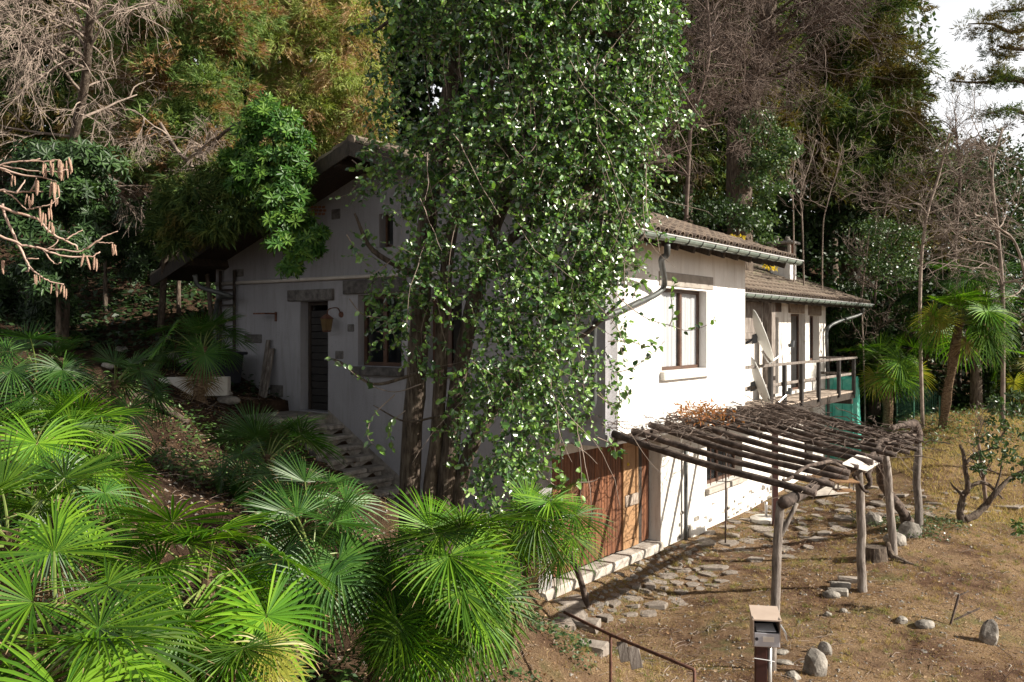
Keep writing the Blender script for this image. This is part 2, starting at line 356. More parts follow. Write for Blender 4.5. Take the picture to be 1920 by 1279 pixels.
M['orangeleaf'] = leafmat('orange_dry_leaf', [(.22, .08, .03), (.34, .14, .06), (.38, .20, .10)], rough=.8, transl=.3, spec=.2)
M['grass'] = leafmat('grass_blade', [(.27, .17, .085), (.40, .29, .16), (.33, .27, .11), (.13, .17, .04)], rough=.7, transl=.25, spec=.2)
# ------------------------------------------------------------------ the lie of the land
C0 = A(1.41, 13.32, 0); D1 = A(.590, .807, 0); D2 = A(-.807, .590, 0)
LOW = 1.22                                # how far the lower storey stands back under the upper one
def W(s, t, z): return C0 + s * D1 + t * D2 + A(0, 0, z)
def frW(V): V = np.asarray(V, float); return C0 + V[:, :1] * D1 + V[:, 1:2] * D2 + V[:, 2:3] * A(0, 0, 1)
def st_of(x, y): d = np.array([x - C0[0], y - C0[1]]); return d @ D1[:2], d @ D2[:2]
def onR(px, py, t):                       # plane parallel to the long sunlit wall
    r = (px - 960) / F; s = (r * (C0[1] + .59 * t) - C0[0] + .807 * t) / (.59 - .807 * r)
    return s, CAMZ + (620 - py) / F * (C0[1] + .807 * s + .59 * t)
def onL(px, py, s=0.0):                   # plane parallel to the shaded gable wall
    r = (px - 960) / F; t = (C0[0] + .59 * s - r * (C0[1] + .807 * s)) / (.807 + .59 * r)
    return t, CAMZ + (620 - py) / F * (C0[1] + .807 * s + .59 * t)

TDOOR = (onL(615, 700)[0], onL(563, 700)[0]); ZDOOR = onL(589, 771)[1]
cp = []
def cpx(px, py, Y): p = U(px, py, Y); cp.append(p)
for s_, t_, z_ in ((-1.5, LOW - .8, -.4), (0, LOW - .6, -.36), (2, LOW - .4, -.34), (4, LOW - .2, -.3), (7, LOW - .2, -.28), (10, LOW - .2, -.22), (14, LOW - .2, -.1), (17, LOW, .15)):
    p = W(s_, t_, z_); cp.append(p)
for p in ((3.43, 11.38, -.36), (5.82, 14.66, -.26), (7.09, 16.4, -.17), (8.27, 18.0, .03), (7, 22, -.1), (9.5, 24.5, .0)): cp.append(A(*p))
cp += [A(.95, 11.7, -.3), A(2.2, 11.5, -.36), A(4.5, 14.5, -.3)]
cpx(1850, 935, 21.2); cpx(1760, 870, 22.5); cpx(1765, 800, 25.5); cpx(1690, 790, 27.5); cpx(1620, 770, 30); cpx(1800, 975, 19.2); cpx(1900, 1000, 18.8)
cpx(1900, 1150, 14.2); cpx(1900, 1270, 12.0); cpx(1600, 1275, 11.1); cpx(1300, 1275, 10.4); cpx(1450, 1275, 10.75); cpx(1750, 1275, 11.6)
cp += [A(11, 11, -1.6), A(16, 16, -1.9), A(20, 24, -.9), A(3, 6, -1.2), A(7, 6, -2.1), A(.6, 6.5, -.6), A(1.3, 8.8, -.35), A(0, 3, -.4), A(-1, 1, -.2)]
cpx(640, 1240, 7.6); cpx(760, 1279, 7.4); cpx(980, 1250, 8.9); cpx(1035, 1170, 10.8); cpx(900, 1279, 7.9); cpx(560, 1100, 8.3)
cpx(250, 850, 12.0); cpx(340, 800, 13.4); cpx(375, 747, 16); cpx(455, 750, 17.3); cpx(540, 780, 16.4); cpx(500, 850, 14.4); cpx(600, 945, 13.3); cpx(700, 1015, 12.6)
cp += [A(-1.6, 10.8, 1.35), A(-.3, 10.6, .95), A(.2, 12.6, .15), A(-2.3, 4.6, 1.6), A(-1, 5.5, 1.4), A(-4, 6.8, 2.1), A(-3.0, 8.8, 1.95), A(-5, 10, 2.75), A(-1.2, 13.6, 1.1)]
cpx(150, 640, 18.5); cpx(60, 570, 21.5); cpx(250, 530, 23); cpx(340, 560, 21.5); cpx(210, 700, 15.5); cpx(30, 700, 13); cpx(0, 820, 10)
cp += [A(-5.5, 24, 5.4), A(0, 24, 5.0), A(4, 27, 4.8), A(-8, 30, 8.5), A(0, 31, 7.5), A(8, 34, 6.5), A(14, 34, 4.2), A(21, 34, 3.2), A(0, 46, 14), A(20, 52, 9), A(-15, 25, 7.5), A(-20, 14, 6), A(-13, 8, 4.5), A(-8, 2, 3), A(30, 40, 4), A(-20, 50, 15)]
CP = np.array(cp)
def tps(r2): return np.where(r2 > 1e-9, .5 * r2 * np.log(r2 + 1e-9), 0)
_d = ((CP[:, None, :2] - CP[None, :, :2]) ** 2).sum(-1); _n = len(CP)
_A = np.zeros((_n + 3, _n + 3)); _A[:_n, :_n] = tps(_d) + np.eye(_n) * .25
_A[:_n, _n] = 1; _A[:_n, _n + 1:] = CP[:, :2]; _A[_n, :_n] = 1; _A[_n + 1:, :_n] = CP[:, :2].T
_w = np.linalg.solve(_A, np.concatenate([CP[:, 2], [0, 0, 0]]))
def Hraw(x, y):
    x = np.clip(np.asarray(x, float), -24, 34); y = np.clip(np.asarray(y, float), -4, 56)
    sh = x.shape; q = np.stack([x.ravel(), y.ravel()], 1); out = np.empty(len(q))
    for i in range(0, len(q), 20000):
        c = q[i:i + 20000]; out[i:i + 20000] = tps(((c[:, None] - CP[None, :, :2]) ** 2).sum(-1)) @ _w[:_n] + _w[_n] + c @ _w[_n + 1:]
    return out.reshape(sh)
def vnoise(x, y, f, seed=0):
    x = np.asarray(x) * f + seed * 17.3; y = np.asarray(y) * f + seed * 9.7
    def h(i, j): v = np.sin(i * 127.1 + j * 311.7) * 43758.5453; return v - np.floor(v)
    i = np.floor(x); j = np.floor(y); u = x - i; v = y - j; u = u * u * (3 - 2 * u); v = v * v * (3 - 2 * v)
    return (h(i, j) * (1 - u) + h(i + 1, j) * u) * (1 - v) + (h(i, j + 1) * (1 - u) + h(i + 1, j + 1) * u) * v - .5
def H(x, y):
    x = np.asarray(x, float); y = np.asarray(y, float); z = Hraw(x, y)
    s = (x - C0[0]) * .59 + (y - C0[1]) * .807; t = -(x - C0[0]) * .807 + (y - C0[1]) * .59
    hill = np.clip((z - .3) / 1.2, 0, 1)
    n = vnoise(x, y, .9, 1) * .16 + vnoise(x, y, 2.3, 2) * .10 + vnoise(x, y, 6, 3) * .05
    z = z + n * (.48 + .7 * hill) + vnoise(x, y, 14, 4) * .02
    inside = (s > .15) & (s < 15.6) & (t > LOW + .35) & (t < 9.4)      # below the house floors
    z = np.where(inside, np.minimum(z, np.where(s < 5.9, -.5, -.5)), z)
    near = (s > -.25) & (s < 15.8) & (t > LOW - .9) & (t < LOW + .4)      # keep sill and walls clear
    z = np.where(near, np.minimum(z, -.27 + np.clip(s - 9, 0, 9) * .06), z)
    # cut for the staircase along the gable wall
    prof = np.clip(ZDOOR - .02 - .172 * np.ceil((TDOOR[0] - .15 - t) / .262) - .12, -.5, ZDOOR - .25)
    cut = (s > -1.45) & (s < .15) & (t < TDOOR[1] + .3) & (t > 2.2)
    z = np.where(cut, np.minimum(z, prof), z)
    return z
_ys = np.linspace(2.5, 60, 1400)
def G(px, py):                            # the ground point seen at a pixel of the photograph
    xs = (px - 960) / F * _ys; zr = CAMZ + (620 - py) / F * _ys; k = np.argmax(zr <= H(xs, _ys))
    return A(xs[k], _ys[k], float(H(xs[k], _ys[k])))
def gz(x, y): return float(H(np.array([x]), np.array([y]))[0])

xs = np.unique(np.concatenate([[-260, -180, -120, -80, -60, -45, -36], np.arange(-30, -9, .4), np.arange(-9, 13, .1), np.arange(13, 34, .4), [40, 50, 70, 100, 150, 260]]))
ys = np.unique(np.concatenate([[-200, -100, -50, -20, -10, -5, -2], np.arange(0, 26, .1), np.arange(26, 58, .4), [64, 75, 90, 120, 180, 260]]))
XX, YY = np.meshgrid(xs, ys); ZZ = H(XX, YY)
far = np.clip((np.abs(XX) - 40) / 100, 0, 1); ZZ = ZZ * (1 - far) + (-2) * far * (XX > 0) + 8 * far * (XX < 0)
nx, ny = len(xs), len(ys); ii = (np.arange(ny - 1)[:, None] * nx + np.arange(nx - 1)[None]).ravel()
ga = Acc(); ga.add(np.stack([XX, YY, ZZ], -1).reshape(-1, 3), np.stack([ii, ii + 1, ii + nx + 1, ii + nx], 1))
m, t, p, out = newmat('hillside_soil')
n1 = noise(t, .55, 5, .6); n2 = noise(t, 3.5, 8, .7); n3 = noise(t, 40, 6, .75); n4 = noise(t, .9, 6, .65)
soil = ramp(t, n2, [(.32, (.05, .027, .017)), (.5, (.13, .075, .047)), (.62, (.22, .14, .09)), (.75, (.30, .22, .15))])
straw = ramp(t, n3, [(.35, (.14, .085, .05)), (.55, (.30, .20, .115)), (.7, (.44, .34, .22))])
moss = ramp(t, n3, [(.35, (.05, .075, .02)), (.6, (.13, .16, .05))])
c = mixc(t, ramp(t, n1, [(.42, (0, 0, 0)), (.56, (1, 1, 1))]), soil, straw)
c = mixc(t, ramp(t, n4, [(.55, (0, 0, 0)), (.66, (.6, .6, .6))]), c, moss)
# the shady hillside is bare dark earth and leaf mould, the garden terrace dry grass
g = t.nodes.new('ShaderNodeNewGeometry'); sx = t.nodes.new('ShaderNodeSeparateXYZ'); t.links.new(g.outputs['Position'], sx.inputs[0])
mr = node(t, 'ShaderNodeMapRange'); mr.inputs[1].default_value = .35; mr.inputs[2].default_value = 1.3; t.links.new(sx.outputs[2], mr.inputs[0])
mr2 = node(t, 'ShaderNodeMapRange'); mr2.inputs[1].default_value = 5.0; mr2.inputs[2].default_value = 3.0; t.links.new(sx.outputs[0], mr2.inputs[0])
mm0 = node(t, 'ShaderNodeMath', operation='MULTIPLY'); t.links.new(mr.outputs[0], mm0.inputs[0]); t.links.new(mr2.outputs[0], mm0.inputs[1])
mr3 = node(t, 'ShaderNodeMapRange'); mr3.inputs[1].default_value = 1.5; mr3.inputs[2].default_value = 2.6; t.links.new(sx.outputs[2], mr3.inputs[0])  # back hill gets the dark earth too, standing in for shade under trees
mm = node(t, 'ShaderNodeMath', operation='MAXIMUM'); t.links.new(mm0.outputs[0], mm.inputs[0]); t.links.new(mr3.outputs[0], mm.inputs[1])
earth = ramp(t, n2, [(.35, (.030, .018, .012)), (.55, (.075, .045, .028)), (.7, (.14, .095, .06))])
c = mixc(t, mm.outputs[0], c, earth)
t.links.new(c, p.inputs['Base Color']); p.inputs['Roughness'].default_value = .95; p.inputs['Specular IOR Level'].default_value = .1
bump(t, p, n3, .08)
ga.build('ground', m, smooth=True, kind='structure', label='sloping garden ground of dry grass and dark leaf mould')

# ------------------------------------------------------------------ house
house = thing('stone_house', W(0, 0, -.4), 'white plastered hillside house with tiled roofs, balcony and brown doors', 'house')
EAVE = 5.50; RT = 4.47; SL = math.tan(RAD(19.2))
def zroof(t): return EAVE + (min(t, 2 * RT - t) + .7) * SL - .02
def strips(u0, u1, z0, ztop, ops, extra=()):
    us = sorted({u0, u1, *extra, *[q for o in ops for q in (o[0], o[1])]}); us = [u for u in us if u0 <= u <= u1]; out = []
    for a, b in zip(us[:-1], us[1:]):
        zs = [z0]
        for o in sorted([o for o in ops if o[0] <= a + 1e-6 and o[1] >= b - 1e-6], key=lambda o: o[2]): zs += [o[2], o[3]]
        zs.append(None)
        for k in range(0, len(zs), 2):
            lo = zs[k]; hi = zs[k + 1]
            la, lb = (ztop(a), ztop(b)) if hi is None else (hi, hi)
            out.append((a, b, lo, la, lb))
    return out
def wall(name, mat, fr, u0, u1, z0, ztop, ops, thick, extra=(), parent=None, depth_sign=1):
    a = Acc()
    for (x0, x1, lo, la, lb) in strips(u0, u1, z0, ztop, ops, extra):
        for d, fl in ((0, False), (thick * depth_sign, True)):
            V = np.array([[x0, d, lo], [x1, d, lo], [x1, d, lb], [x0, d, la]]); a.add(fr(V), [[3, 2, 1, 0] if fl else [0, 1, 2, 3]], .5)
    for o in ops:
        x0, x1, lo, hi = o[:4]; d = thick * depth_sign
        for q in (((x0, 0, lo), (x0, d, lo), (x0, d, hi), (x0, 0, hi)), ((x1, 0, lo), (x1, 0, hi), (x1, d, hi), (x1, d, lo)),
                  ((x0, 0, lo), (x1, 0, lo), (x1, d, lo), (x0, d, lo)), ((x0, 0, hi), (x0, d, hi), (x1, d, hi), (x1, 0, hi))):
            a.add(fr(np.array(q, float)), [[0, 1, 2, 3]], .5)
    d = thick * depth_sign
    for x in (u0, u1):
        zt = ztop(x); a.add(fr(np.array([[x, 0, z0], [x, d, z0], [x, d, zt], [x, 0, zt]])), [[0, 1, 2, 3]], .5)
    a.add(fr(np.array([[u0, 0, z0], [u1, 0, z0], [u1, d, z0], [u0, d, z0]])), [[0, 1, 2, 3]], .5)
    return a.build(name, mat, parent or house)
frL = lambda V: frW(np.stack([V[:, 1], V[:, 0], V[:, 2]], 1))        # (t, depth along s, z)
def frRt(t0): return lambda V: frW(np.stack([V[:, 0], t0 + V[:, 1], V[:, 2]], 1))

# openings of the shaded gable wall
def opL(px0, px1, py0, py1):
    t1, zt = onL(px0, py0); t0, zt2 = onL(px1, py0); _, zb = onL((px0 + px1) / 2, py1); return [t0, t1, zb, (zt + zt2) / 2]
dF = opL(563, 615, 565, 771); wF = opL(671, 753, 552, 687); wU = opL(711, 737, 400, 464); wG = opL(800, 866, 556, 690)
ZB = 2.30                                                            # underside of the overhanging upper storey
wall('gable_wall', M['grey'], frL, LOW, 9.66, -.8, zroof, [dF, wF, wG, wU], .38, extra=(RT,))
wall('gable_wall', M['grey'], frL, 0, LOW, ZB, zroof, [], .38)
# sunlit upper wall
s0, zt = onR(1240, 541, 0); s1, _ = onR(1325, 541, 0); _, zb = onR(1238, 697, 0); zt = onR(1265, 541, 0)[1]
wR = [s0, s1, zb, zt]; SE = onR(1397, 500, 0)[0]
wall('upper_wall', M['white'], frRt(0), .002, SE, ZB, lambda s: zroof(0), [wR], .38)
frE = lambda V: frW(np.stack([SE - V[:, 1], V[:, 0], V[:, 2]], 1))
wall('end_wall', M['white'], frE, .38, LOW + .381, ZB, zroof, [], .38)
wall('end_wall', M['white'], frE, LOW + .381, 9.3, -.8, zroof, [], .38, extra=(RT,))
a = Acc(); box(a, (.38, 0.38, ZB), (SE - .38, LOW + .2, ZB + .25), fr=frW); a.build('overhang_slab', M['concrete'], house)
# lower wall under the overhang and under the wing
sG0 = onR(1040, 900, LOW)[0] * 0 + .30; sG1 = onR(1239, 1010, LOW)[0]
zSill = -.12
wl0, wlz1 = onR(1325, 842, LOW); wl1 = onR(1392, 842, LOW)[0]; wlz0 = onR(1327, 915, LOW)[1]
WE = onR(1548, 650, LOW)[0]
d2a = onR(1508, 770, LOW)[0]; d2b = onR(1524, 770, LOW)[0]
wall('lower_wall', M['oldwhite'], frRt(LOW), .0, SE - .002, -.8, lambda s: ZB + .001, [[sG0, sG1, zSill - .06, 2.0]], .38)
# wing: one storey over a basement, its wall flush with the lower wall
WEAVE = 4.88; WSL = math.tan(RAD(20))
pw = [onR(1449, 600, LOW)[0], onR(1460, 600, LOW)[0]]; pd = [onR(1483, 600, LOW)[0], onR(1510, 600, LOW)[0]]; pe = [onR(1518, 600, LOW)[0], onR(1536, 600, LOW)[0]]
zd = onR(1490, 588, LOW)[1]; ze = onR(1522, 592, LOW)[1]
wbz = [wl0, wl1, wlz0, wlz1 + .1]
wop = [[pw[0], pw[1], 2.42, zd - .12], [pd[0], pd[1], 2.42, zd], [pe[0], pe[1], onR(1522, 677, LOW)[1], ze], [d2a, d2b, .2, 1.95]]
wall('wing_wall', M['oldwhite'], frRt(LOW), SE + .002, WE, -.8, lambda s: WEAVE + .12, wop + [wbz], .38)
wall('wing_end_wall', M['oldwhite'], lambda V: frW(np.stack([WE - V[:, 1], V[:, 0], V[:, 2]], 1)), LOW + .38, 8.4, -.8, lambda t: WEAVE + .15 + (min(t, 9.6 - t) - LOW) * WSL, [], .38, extra=(4.8,))
# wall behind the building so that light does not leak in
a = Acc(); box(a, (.38, 9.28, -.8), (SE - .38, 9.65, zroof(9.6)), fr=frW); box(a, (SE + .01, 8.2, -.8), (WE - .38, 8.4, WEAVE + .2), fr=frW); a.build('rear_wall', M['grey'], house)
a = Acc(); box(a, (.385, LOW + .385, 2.2), (SE - .385, 9.27, 2.42), fr=frW); box(a, (SE + .0, LOW + .385, 2.2), (WE - .385, 8.19, 2.38), fr=frW); a.build('interior_floor', M['darkwood'], house)

# roofs: decks, rafters, then tiles
class Slope:                              # a roof plane rising away from its eave
    def __init__(q, s0, s1, te, tr, z, sl): q.s0, q.s1, q.te, q.tr, q.z, q.sl = s0, s1, te, tr, z, sl; q.dir = 1 if tr > te else -1; q.L = abs(tr - te) * math.sqrt(1 + sl * sl)
    def pt(q, s, d, h=0.0):               # s along the eave, d up the slope, h above it
        c = 1 / math.sqrt(1 + q.sl ** 2); return W(s, q.te + q.dir * (d * c - h * q.sl * c), q.z + d * q.sl * c + h * c)
    def fr(q): return lambda V: np.array([q.pt(*v) for v in V])
R1 = Slope(-1.0, SE + .95, -.70, RT, EAVE, SL); R2 = Slope(-1.0, SE + .95, 2 * RT + .70 + .85, RT, EAVE - .85 * SL, SL)
R3 = Slope(SE + .4, onR(1628, 573, LOW - .7)[0], LOW - .7, 4.8, WEAVE, WSL); R4 = Slope(SE + .4, R3.s1, 9.0, 4.8, WEAVE + .0, WSL)
for R in (R1, R2, R3, R4):
    a = Acc(); box(a, (R.s0 + .02, .02, -.07), (R.s1 - .02, R.L + .0, -.03), fr=R.fr())
    a.build('roof_deck', M['darkwood'], house)
for R in (R1, R3):
    rf = None
    for s in np.arange(R.s0 + .35, R.s1 - .1, .62):
        a = Acc(); box(a, (s, .06, -.20), (s + .09, 1.0, -.075), fr=R.fr())
        a.build('rafter', M['darkwood'], house)
for R in (R1, R2):
    a = Acc(); box(a, (R.s0 - .035, -.02, -.22), (R.s0, R.L, .015), fr=R.fr()); a.build('barge_board', M['darkwood'], house)
    for d in (R.L * .18, R.L * .55, R.L * .92):
        a = Acc(); box(a, (R.s0 + .02, d, -.24), (.0, d + .14, -.08), fr=R.fr()); a.build('purlin', M['darkwood'], house)
# half-round clay tiles, in under/over rows
def tile_mesh(name, L, r0, r1, up):
    a = Acc(); n = 7; th = np.linspace(0, math.pi, n) * (1 if up else -1); V = []
    for (x, r) in ((0, r0), (L, r1)):
        for rr in (r, r - .016):
            for q in th: V.append((rr * math.cos(q), x, rr * math.sin(q)))
    V = np.array(V); Fq = []
    for k in range(n - 1):
        Fq += [[k, k + 1, 2 * n + k + 1, 2 * n + k], [n + k + 1, n + k, 3 * n + k, 3 * n + k + 1], [k + 1, k, n + k, n + k + 1]]
    Fq += [[0, n, 3 * n, 2 * n], [n - 1, 3 * n - 1, 4 * n - 1, 2 * n - 1]]
    a.add(V, Fq, .5); return a
TP, TR = .275, .40
tm = {}
tile_c = tile_mesh('roof_tile', TR + .07, .098, .080, True)
tm['c'] = tile_c.mesh('roof_tile', M['tile'], smooth=False)
tile_u = tile_mesh('under_tile', TR + .07, .11, .09, False)
budget = {R1: 170, R3: 110, R2: 0, R4: 0}
for R in (R1, R3, R2, R4):
    deck = [o for o in house.children if o.name.startswith('roof_deck')][(R1, R2, R3, R4).index(R)]
    st = Acc(); ns = int((R.s1 - R.s0) / TP); nr = int(R.L / TR) + 1; used = 0
    c = 1 / math.sqrt(1 + R.sl ** 2)
    X = D1; Yd = (R.dir * D2 * c + A(0, 0, R.sl * c)); Z = np.cross(X, Yd)
    if Z[2] < 0: X = -X; Z = np.cross(X, Yd)
    Vc = np.concatenate(tile_c.V); Fc = tile_c.Fc[0]; Vu = np.concatenate(tile_u.V); Fu = tile_u.Fc[0]
    for r in range(nr):
        for k in range(ns):
            s = R.s0 + .10 + k * TP; d = -.06 + r * TR
            if d + TR > R.L + .12: continue
            base = R.pt(s, d, .035 + rng.uniform(0, .012)); jx = rng.uniform(-.012, .012); tw = rng.uniform(-.03, .03)
            X2 = X * math.cos(tw) + Yd * math.sin(tw); Y2 = Yd * math.cos(tw) - X * math.sin(tw) ; Y2 = unit(Y2 - Z * .03)
            if used < budget[R] and (R is R3 or s > .3):
                mt = Matrix(((X2[0], Y2[0], Z[0]), (X2[1], Y2[1], Z[1]), (X2[2], Y2[2], Z[2]))).to_quaternion()
                inst('roof_tile', tm['c'], deck, base + X * jx, rot=mt); used += 1
            else:
                V = base + X * jx + Vc[:, :1] * X2 + Vc[:, 1:2] * Y2 + Vc[:, 2:] * Z; st.add(V, Fc, rng.random())
            if R in (R1, R3):
                b2 = R.pt(s + TP / 2, d, .075); V = b2 + Vu[:, :1] * X + Vu[:, 1:2] * Yd + Vu[:, 2:] * Z; st.add(V, Fu, rng.random())
    st.build('tile_field', M['tile'], deck, kind='stuff')
for R in (R1, R3):                       # ridge tiles
    a = Acc(); 
    for s in np.arange(R.s0, R.s1 - .2, .38): tubes(a, np.array([R.pt(s, R.L, .02), R.pt(s + .42, R.L, .035)]), np.array([.11, .10]), 10, caps=True)
    a.build('ridge_tiles', M['tile'], house, kind='stuff')
# gutters with their seams
def gutter(R, te_z, name='gutter'):
    a = Acc(); n = 9; r = .085; th = np.linspace(math.pi, 2 * math.pi, n)
    ss = np.arange(R.s0 - .02, R.s1 + .06, .25)
    for s_a, s_b in zip(ss[:-1], ss[1:]):
        V = []
        for s in (s_a, s_b):
            for rr in (r, r - .008):
                for q in th: V.append(W(s, R.te - .085 * R.dir + rr * math.cos(q) * R.dir, R.z - .015 + rr * math.sin(q)))
        Fq = []
        for k in range(n - 1): Fq += [[k, k + 1, 2 * n + k + 1, 2 * n + k], [n + k + 1, n + k, 3 * n + k, 3 * n + k + 1]]
        Fq += [[0, 2 * n, 3 * n, n], [n - 1, 2 * n - 1, 4 * n - 1, 3 * n - 1]]
        a.add(V, Fq, .5)
    o = a.build(name, M['zinc'], house)
    b = Acc()
    for s in np.arange(R.s0 + .1, R.s1, .5):
        P = np.array([W(s, R.te - .085 * R.dir + .093 * math.cos(q) * R.dir, R.z - .015 + .093 * math.sin(q)) for q in np.linspace(math.pi, 2 * math.pi, 8)])
        tubes(b, P, np.full(8, .009), 4)
    b.build('gutter_bracket', M['pipe'], o, kind='stuff')
    b = Acc()
    P = np.array([W(s, R.te - .17 * R.dir, R.z - .012) for s in (R.s0, R.s1)]); tubes(b, P, np.full(2, .013), 6, caps=True); b.build('gutter_rim', M['alu'], o)
    for s in (R.s0 - .02, R.s1 + .0):
        b = Acc(); V = [W(s, R.te - .085 * R.dir + r * math.cos(q) * R.dir, R.z - .015 + r * math.sin(q)) for q in th]; b.add(V, [list(range(n))], .5); b.build('gutter_end', M['zinc'], o)
gutter(R1, 0); gutter(R3, 0)
# downpipes
def pp(px, py, t): s, z = onR(px, py, t); return W(s, t, z)
a = Acc(); tube(a, [pp(1251, 458, -.76), pp(1250, 478, -.72), pp(1240, 489, -.5), W(1.6, -.16, 4.75), W(.6, -.12, 4.45), W(-.12, -.05, 4.25), W(-.13, .12, 4.1), W(-.13, .12, 3.2), W(-.13, .16, 2.9), W(-.13, .35, 2.72), W(-.13, 1.2, 2.62), W(-.13, 1.55, 2.5), W(-.13, 1.62, 2.2), W(-.13, 1.62, -.3)], .048, 10, 5)
a.build('downpipe', M['pipe'], house, smooth=True)
a = Acc(); tube(a, [pp(1286, 840, LOW - .08), pp(1286, 1016, LOW - .08)], .04, 8); a.build('downpipe', M['pipe'], house, smooth=True)
a = Acc(); tube(a, [pp(1618, 578, LOW - .7), pp(1612, 590, LOW - .6), pp(1575, 602, LOW - .3), pp(1553, 615, LOW - .1), pp(1550, 640, LOW - .09), W(WE - .05, LOW - .09, 2.6), W(WE - .05, LOW - .09, -.1)], .05, 8, 5); a.build('downpipe', M['pipe'], house, smooth=True)
tp, zp = onL(365, 515, -.9); 
a = Acc(); tube(a, [W(-.9, tp, zp), W(-.8, tp - .05, zp - .25), W(-.4, tp - .5, zp - .45), W(-.1, 9.5, zp - .6), W(-.1, 9.5, 2.8)], .05, 8, 5); a.build('downpipe', M['pipe'], house, smooth=True)
# string course pipe, stones let into the plaster
ts0, zs0 = onL(407, 532, -.05)
a = Acc(); tube(a, [W(-.05, 9.6, 5.06), W(-.05, 2.0, 5.06)], .038, 8); a.build('cream_pipe', M['board'], house, smooth=True)
def stoneL(px0, px1, py0, py1, mat='darkstone', proud=.03, name='wall_stone'):
    o = opL(px0, px1, py0, py1); a = Acc(); bbox(a, (-proud, o[0], o[2]), (.06, o[1], o[3]), fr=frW, b=.012); return a.build(name, M[mat], house)
stoneL(543, 627, 543, 564, proud=.07, name='door_lintel'); stoneL(647, 762, 524, 550, proud=.07, name='window_lintel'); stoneL(780, 880, 530, 553, proud=.07, name='window_lintel')
for q in ((622, 638, 392, 411), (459, 491, 627, 643), (507, 531, 722, 744), (437, 457, 505, 519), (629, 644, 658, 673), (652, 664, 608, 622), (408, 420, 590, 620)): stoneL(*q, proud=.018)
for r in range(3):
    for k in range(4):
        x = 582 + k * 7.2 + (r % 2) * 2; stoneL(x, x + 6, 384 + r * 6.4 + 2, 384 + r * 6.4 + 6.8, 'brick', .012, 'brick')
stoneL(668, 758, 688, 704, proud=.16, name='window_sill'); stoneL(797, 872, 690, 705, proud=.16, name='window_sill')
# bracket and ladder on the gable wall
a = Acc(); t0, z0 = onL(497, 590); t1, _ = onL(520, 590); box(a, (-.30, t1, z0), (-.01, t1 + .05, z0 + .03), fr=frW); box(a, (-.30, t1, z0), (-.26, t0, z0 + .03), fr=frW); box(a, (-.03, t1, z0 - .14), (-.01, t1 + .05, z0 + .05), fr=frW); a.build('iron_bracket', M['rust'], house)
lad = Acc(); q = []
for px in (415, 441):
    tt, z1_ = onL(px, 508, -.09); a = Acc(); box(a, (-.11, tt, 3.0), (-.075, tt + .06, z1_), fr=frW); a.build('ladder_rail', M['darkwood'], house); q.append(tt)
for z_ in np.arange(3.3, 5.2, .32): a = Acc(); box(a, (-.10, q[1] + .06, z_), (-.085, q[0], z_ + .035), fr=frW); a.build('ladder_rung', M['darkwood'], house)
# windows and doors
def frameL(o, name='window_frame', dep=.16, w=.07, bars=1, mat='brownframe', rails=0, glass=True):
    t0, t1, z0, z1 = o; a = Acc()
    box(a, (dep, t0 + .003, z0 + .003), (dep + .06, t0 + w, z1 - .003), fr=frW); box(a, (dep, t1 - w, z0 + .003), (dep + .06, t1 - .003, z1 - .003), fr=frW)
    box(a, (dep, t0 + w, z0 + .003), (dep + .06, t1 - w, z0 + w), fr=frW); box(a, (dep, t0 + w, z1 - w), (dep + .06, t1 - w, z1 - .003), fr=frW)
    for k in range(bars):
        c = t0 + (t1 - t0) * (k + 1) / (bars + 1); box(a, (dep - .01, c - .045, z0 + w), (dep + .05, c + .045, z1 - w), fr=frW)
    for k in range(rails):
        c = z0 + (z1 - z0) * (k + 1) / (rails + 1); box(a, (dep + .012, t0 + w, c - .015), (dep + .04, t1 - w, c + .015), fr=frW)
    f = a.build(name, M[mat], house)
    if glass:
        for k in range(bars + 1):
            c0 = t0 + (t1 - t0) * k / (bars + 1) + .045; c1 = t0 + (t1 - t0) * (k + 1) / (bars + 1) - .045
            g = Acc(); box(g, (dep + .02, c0, z0 + w), (dep + .028, c1, z1 - w), fr=frW); g.build('window_pane', M['glass'], f)
    return f
frameL(wF, rails=0); frameL(wG); frameL(wU, bars=0, w=.05)
# front door: dark planks
t0, t1, z0, z1 = dF
fd = Acc(); box(fd, (.20, t0 + .003, z0 + .003), (.27, t0 + .07, z1 - .003), fr=frW); box(fd, (.20, t1 - .07, z0 + .003), (.27, t1 - .003, z1 - .003), fr=frW); box(fd, (.20, t0 + .07, z1 - .07), (.27, t1 - .07, z1 - .003), fr=frW)
fdo = fd.build('front_door', M['darkwood'], house)
k = int((z1 - z0 - .08) / .14)
for i in range(k):
    za = z0 + .01 + i * .14; b = Acc(); bbox(b, (.215, t0 + .072, za), (.255, t1 - .072, za + .134), fr=frW, b=.008); b.build('plank', M['blackwood'], fdo)
b = Acc(); tube(b, [W(.20, t0 + .16, z0 + 1.0), W(.16, t0 + .16, z0 + 1.0), W(.16, t0 + .27, z0 + 1.0)], .011, 6, 3); b.build('door_handle', M['alu'], fdo)
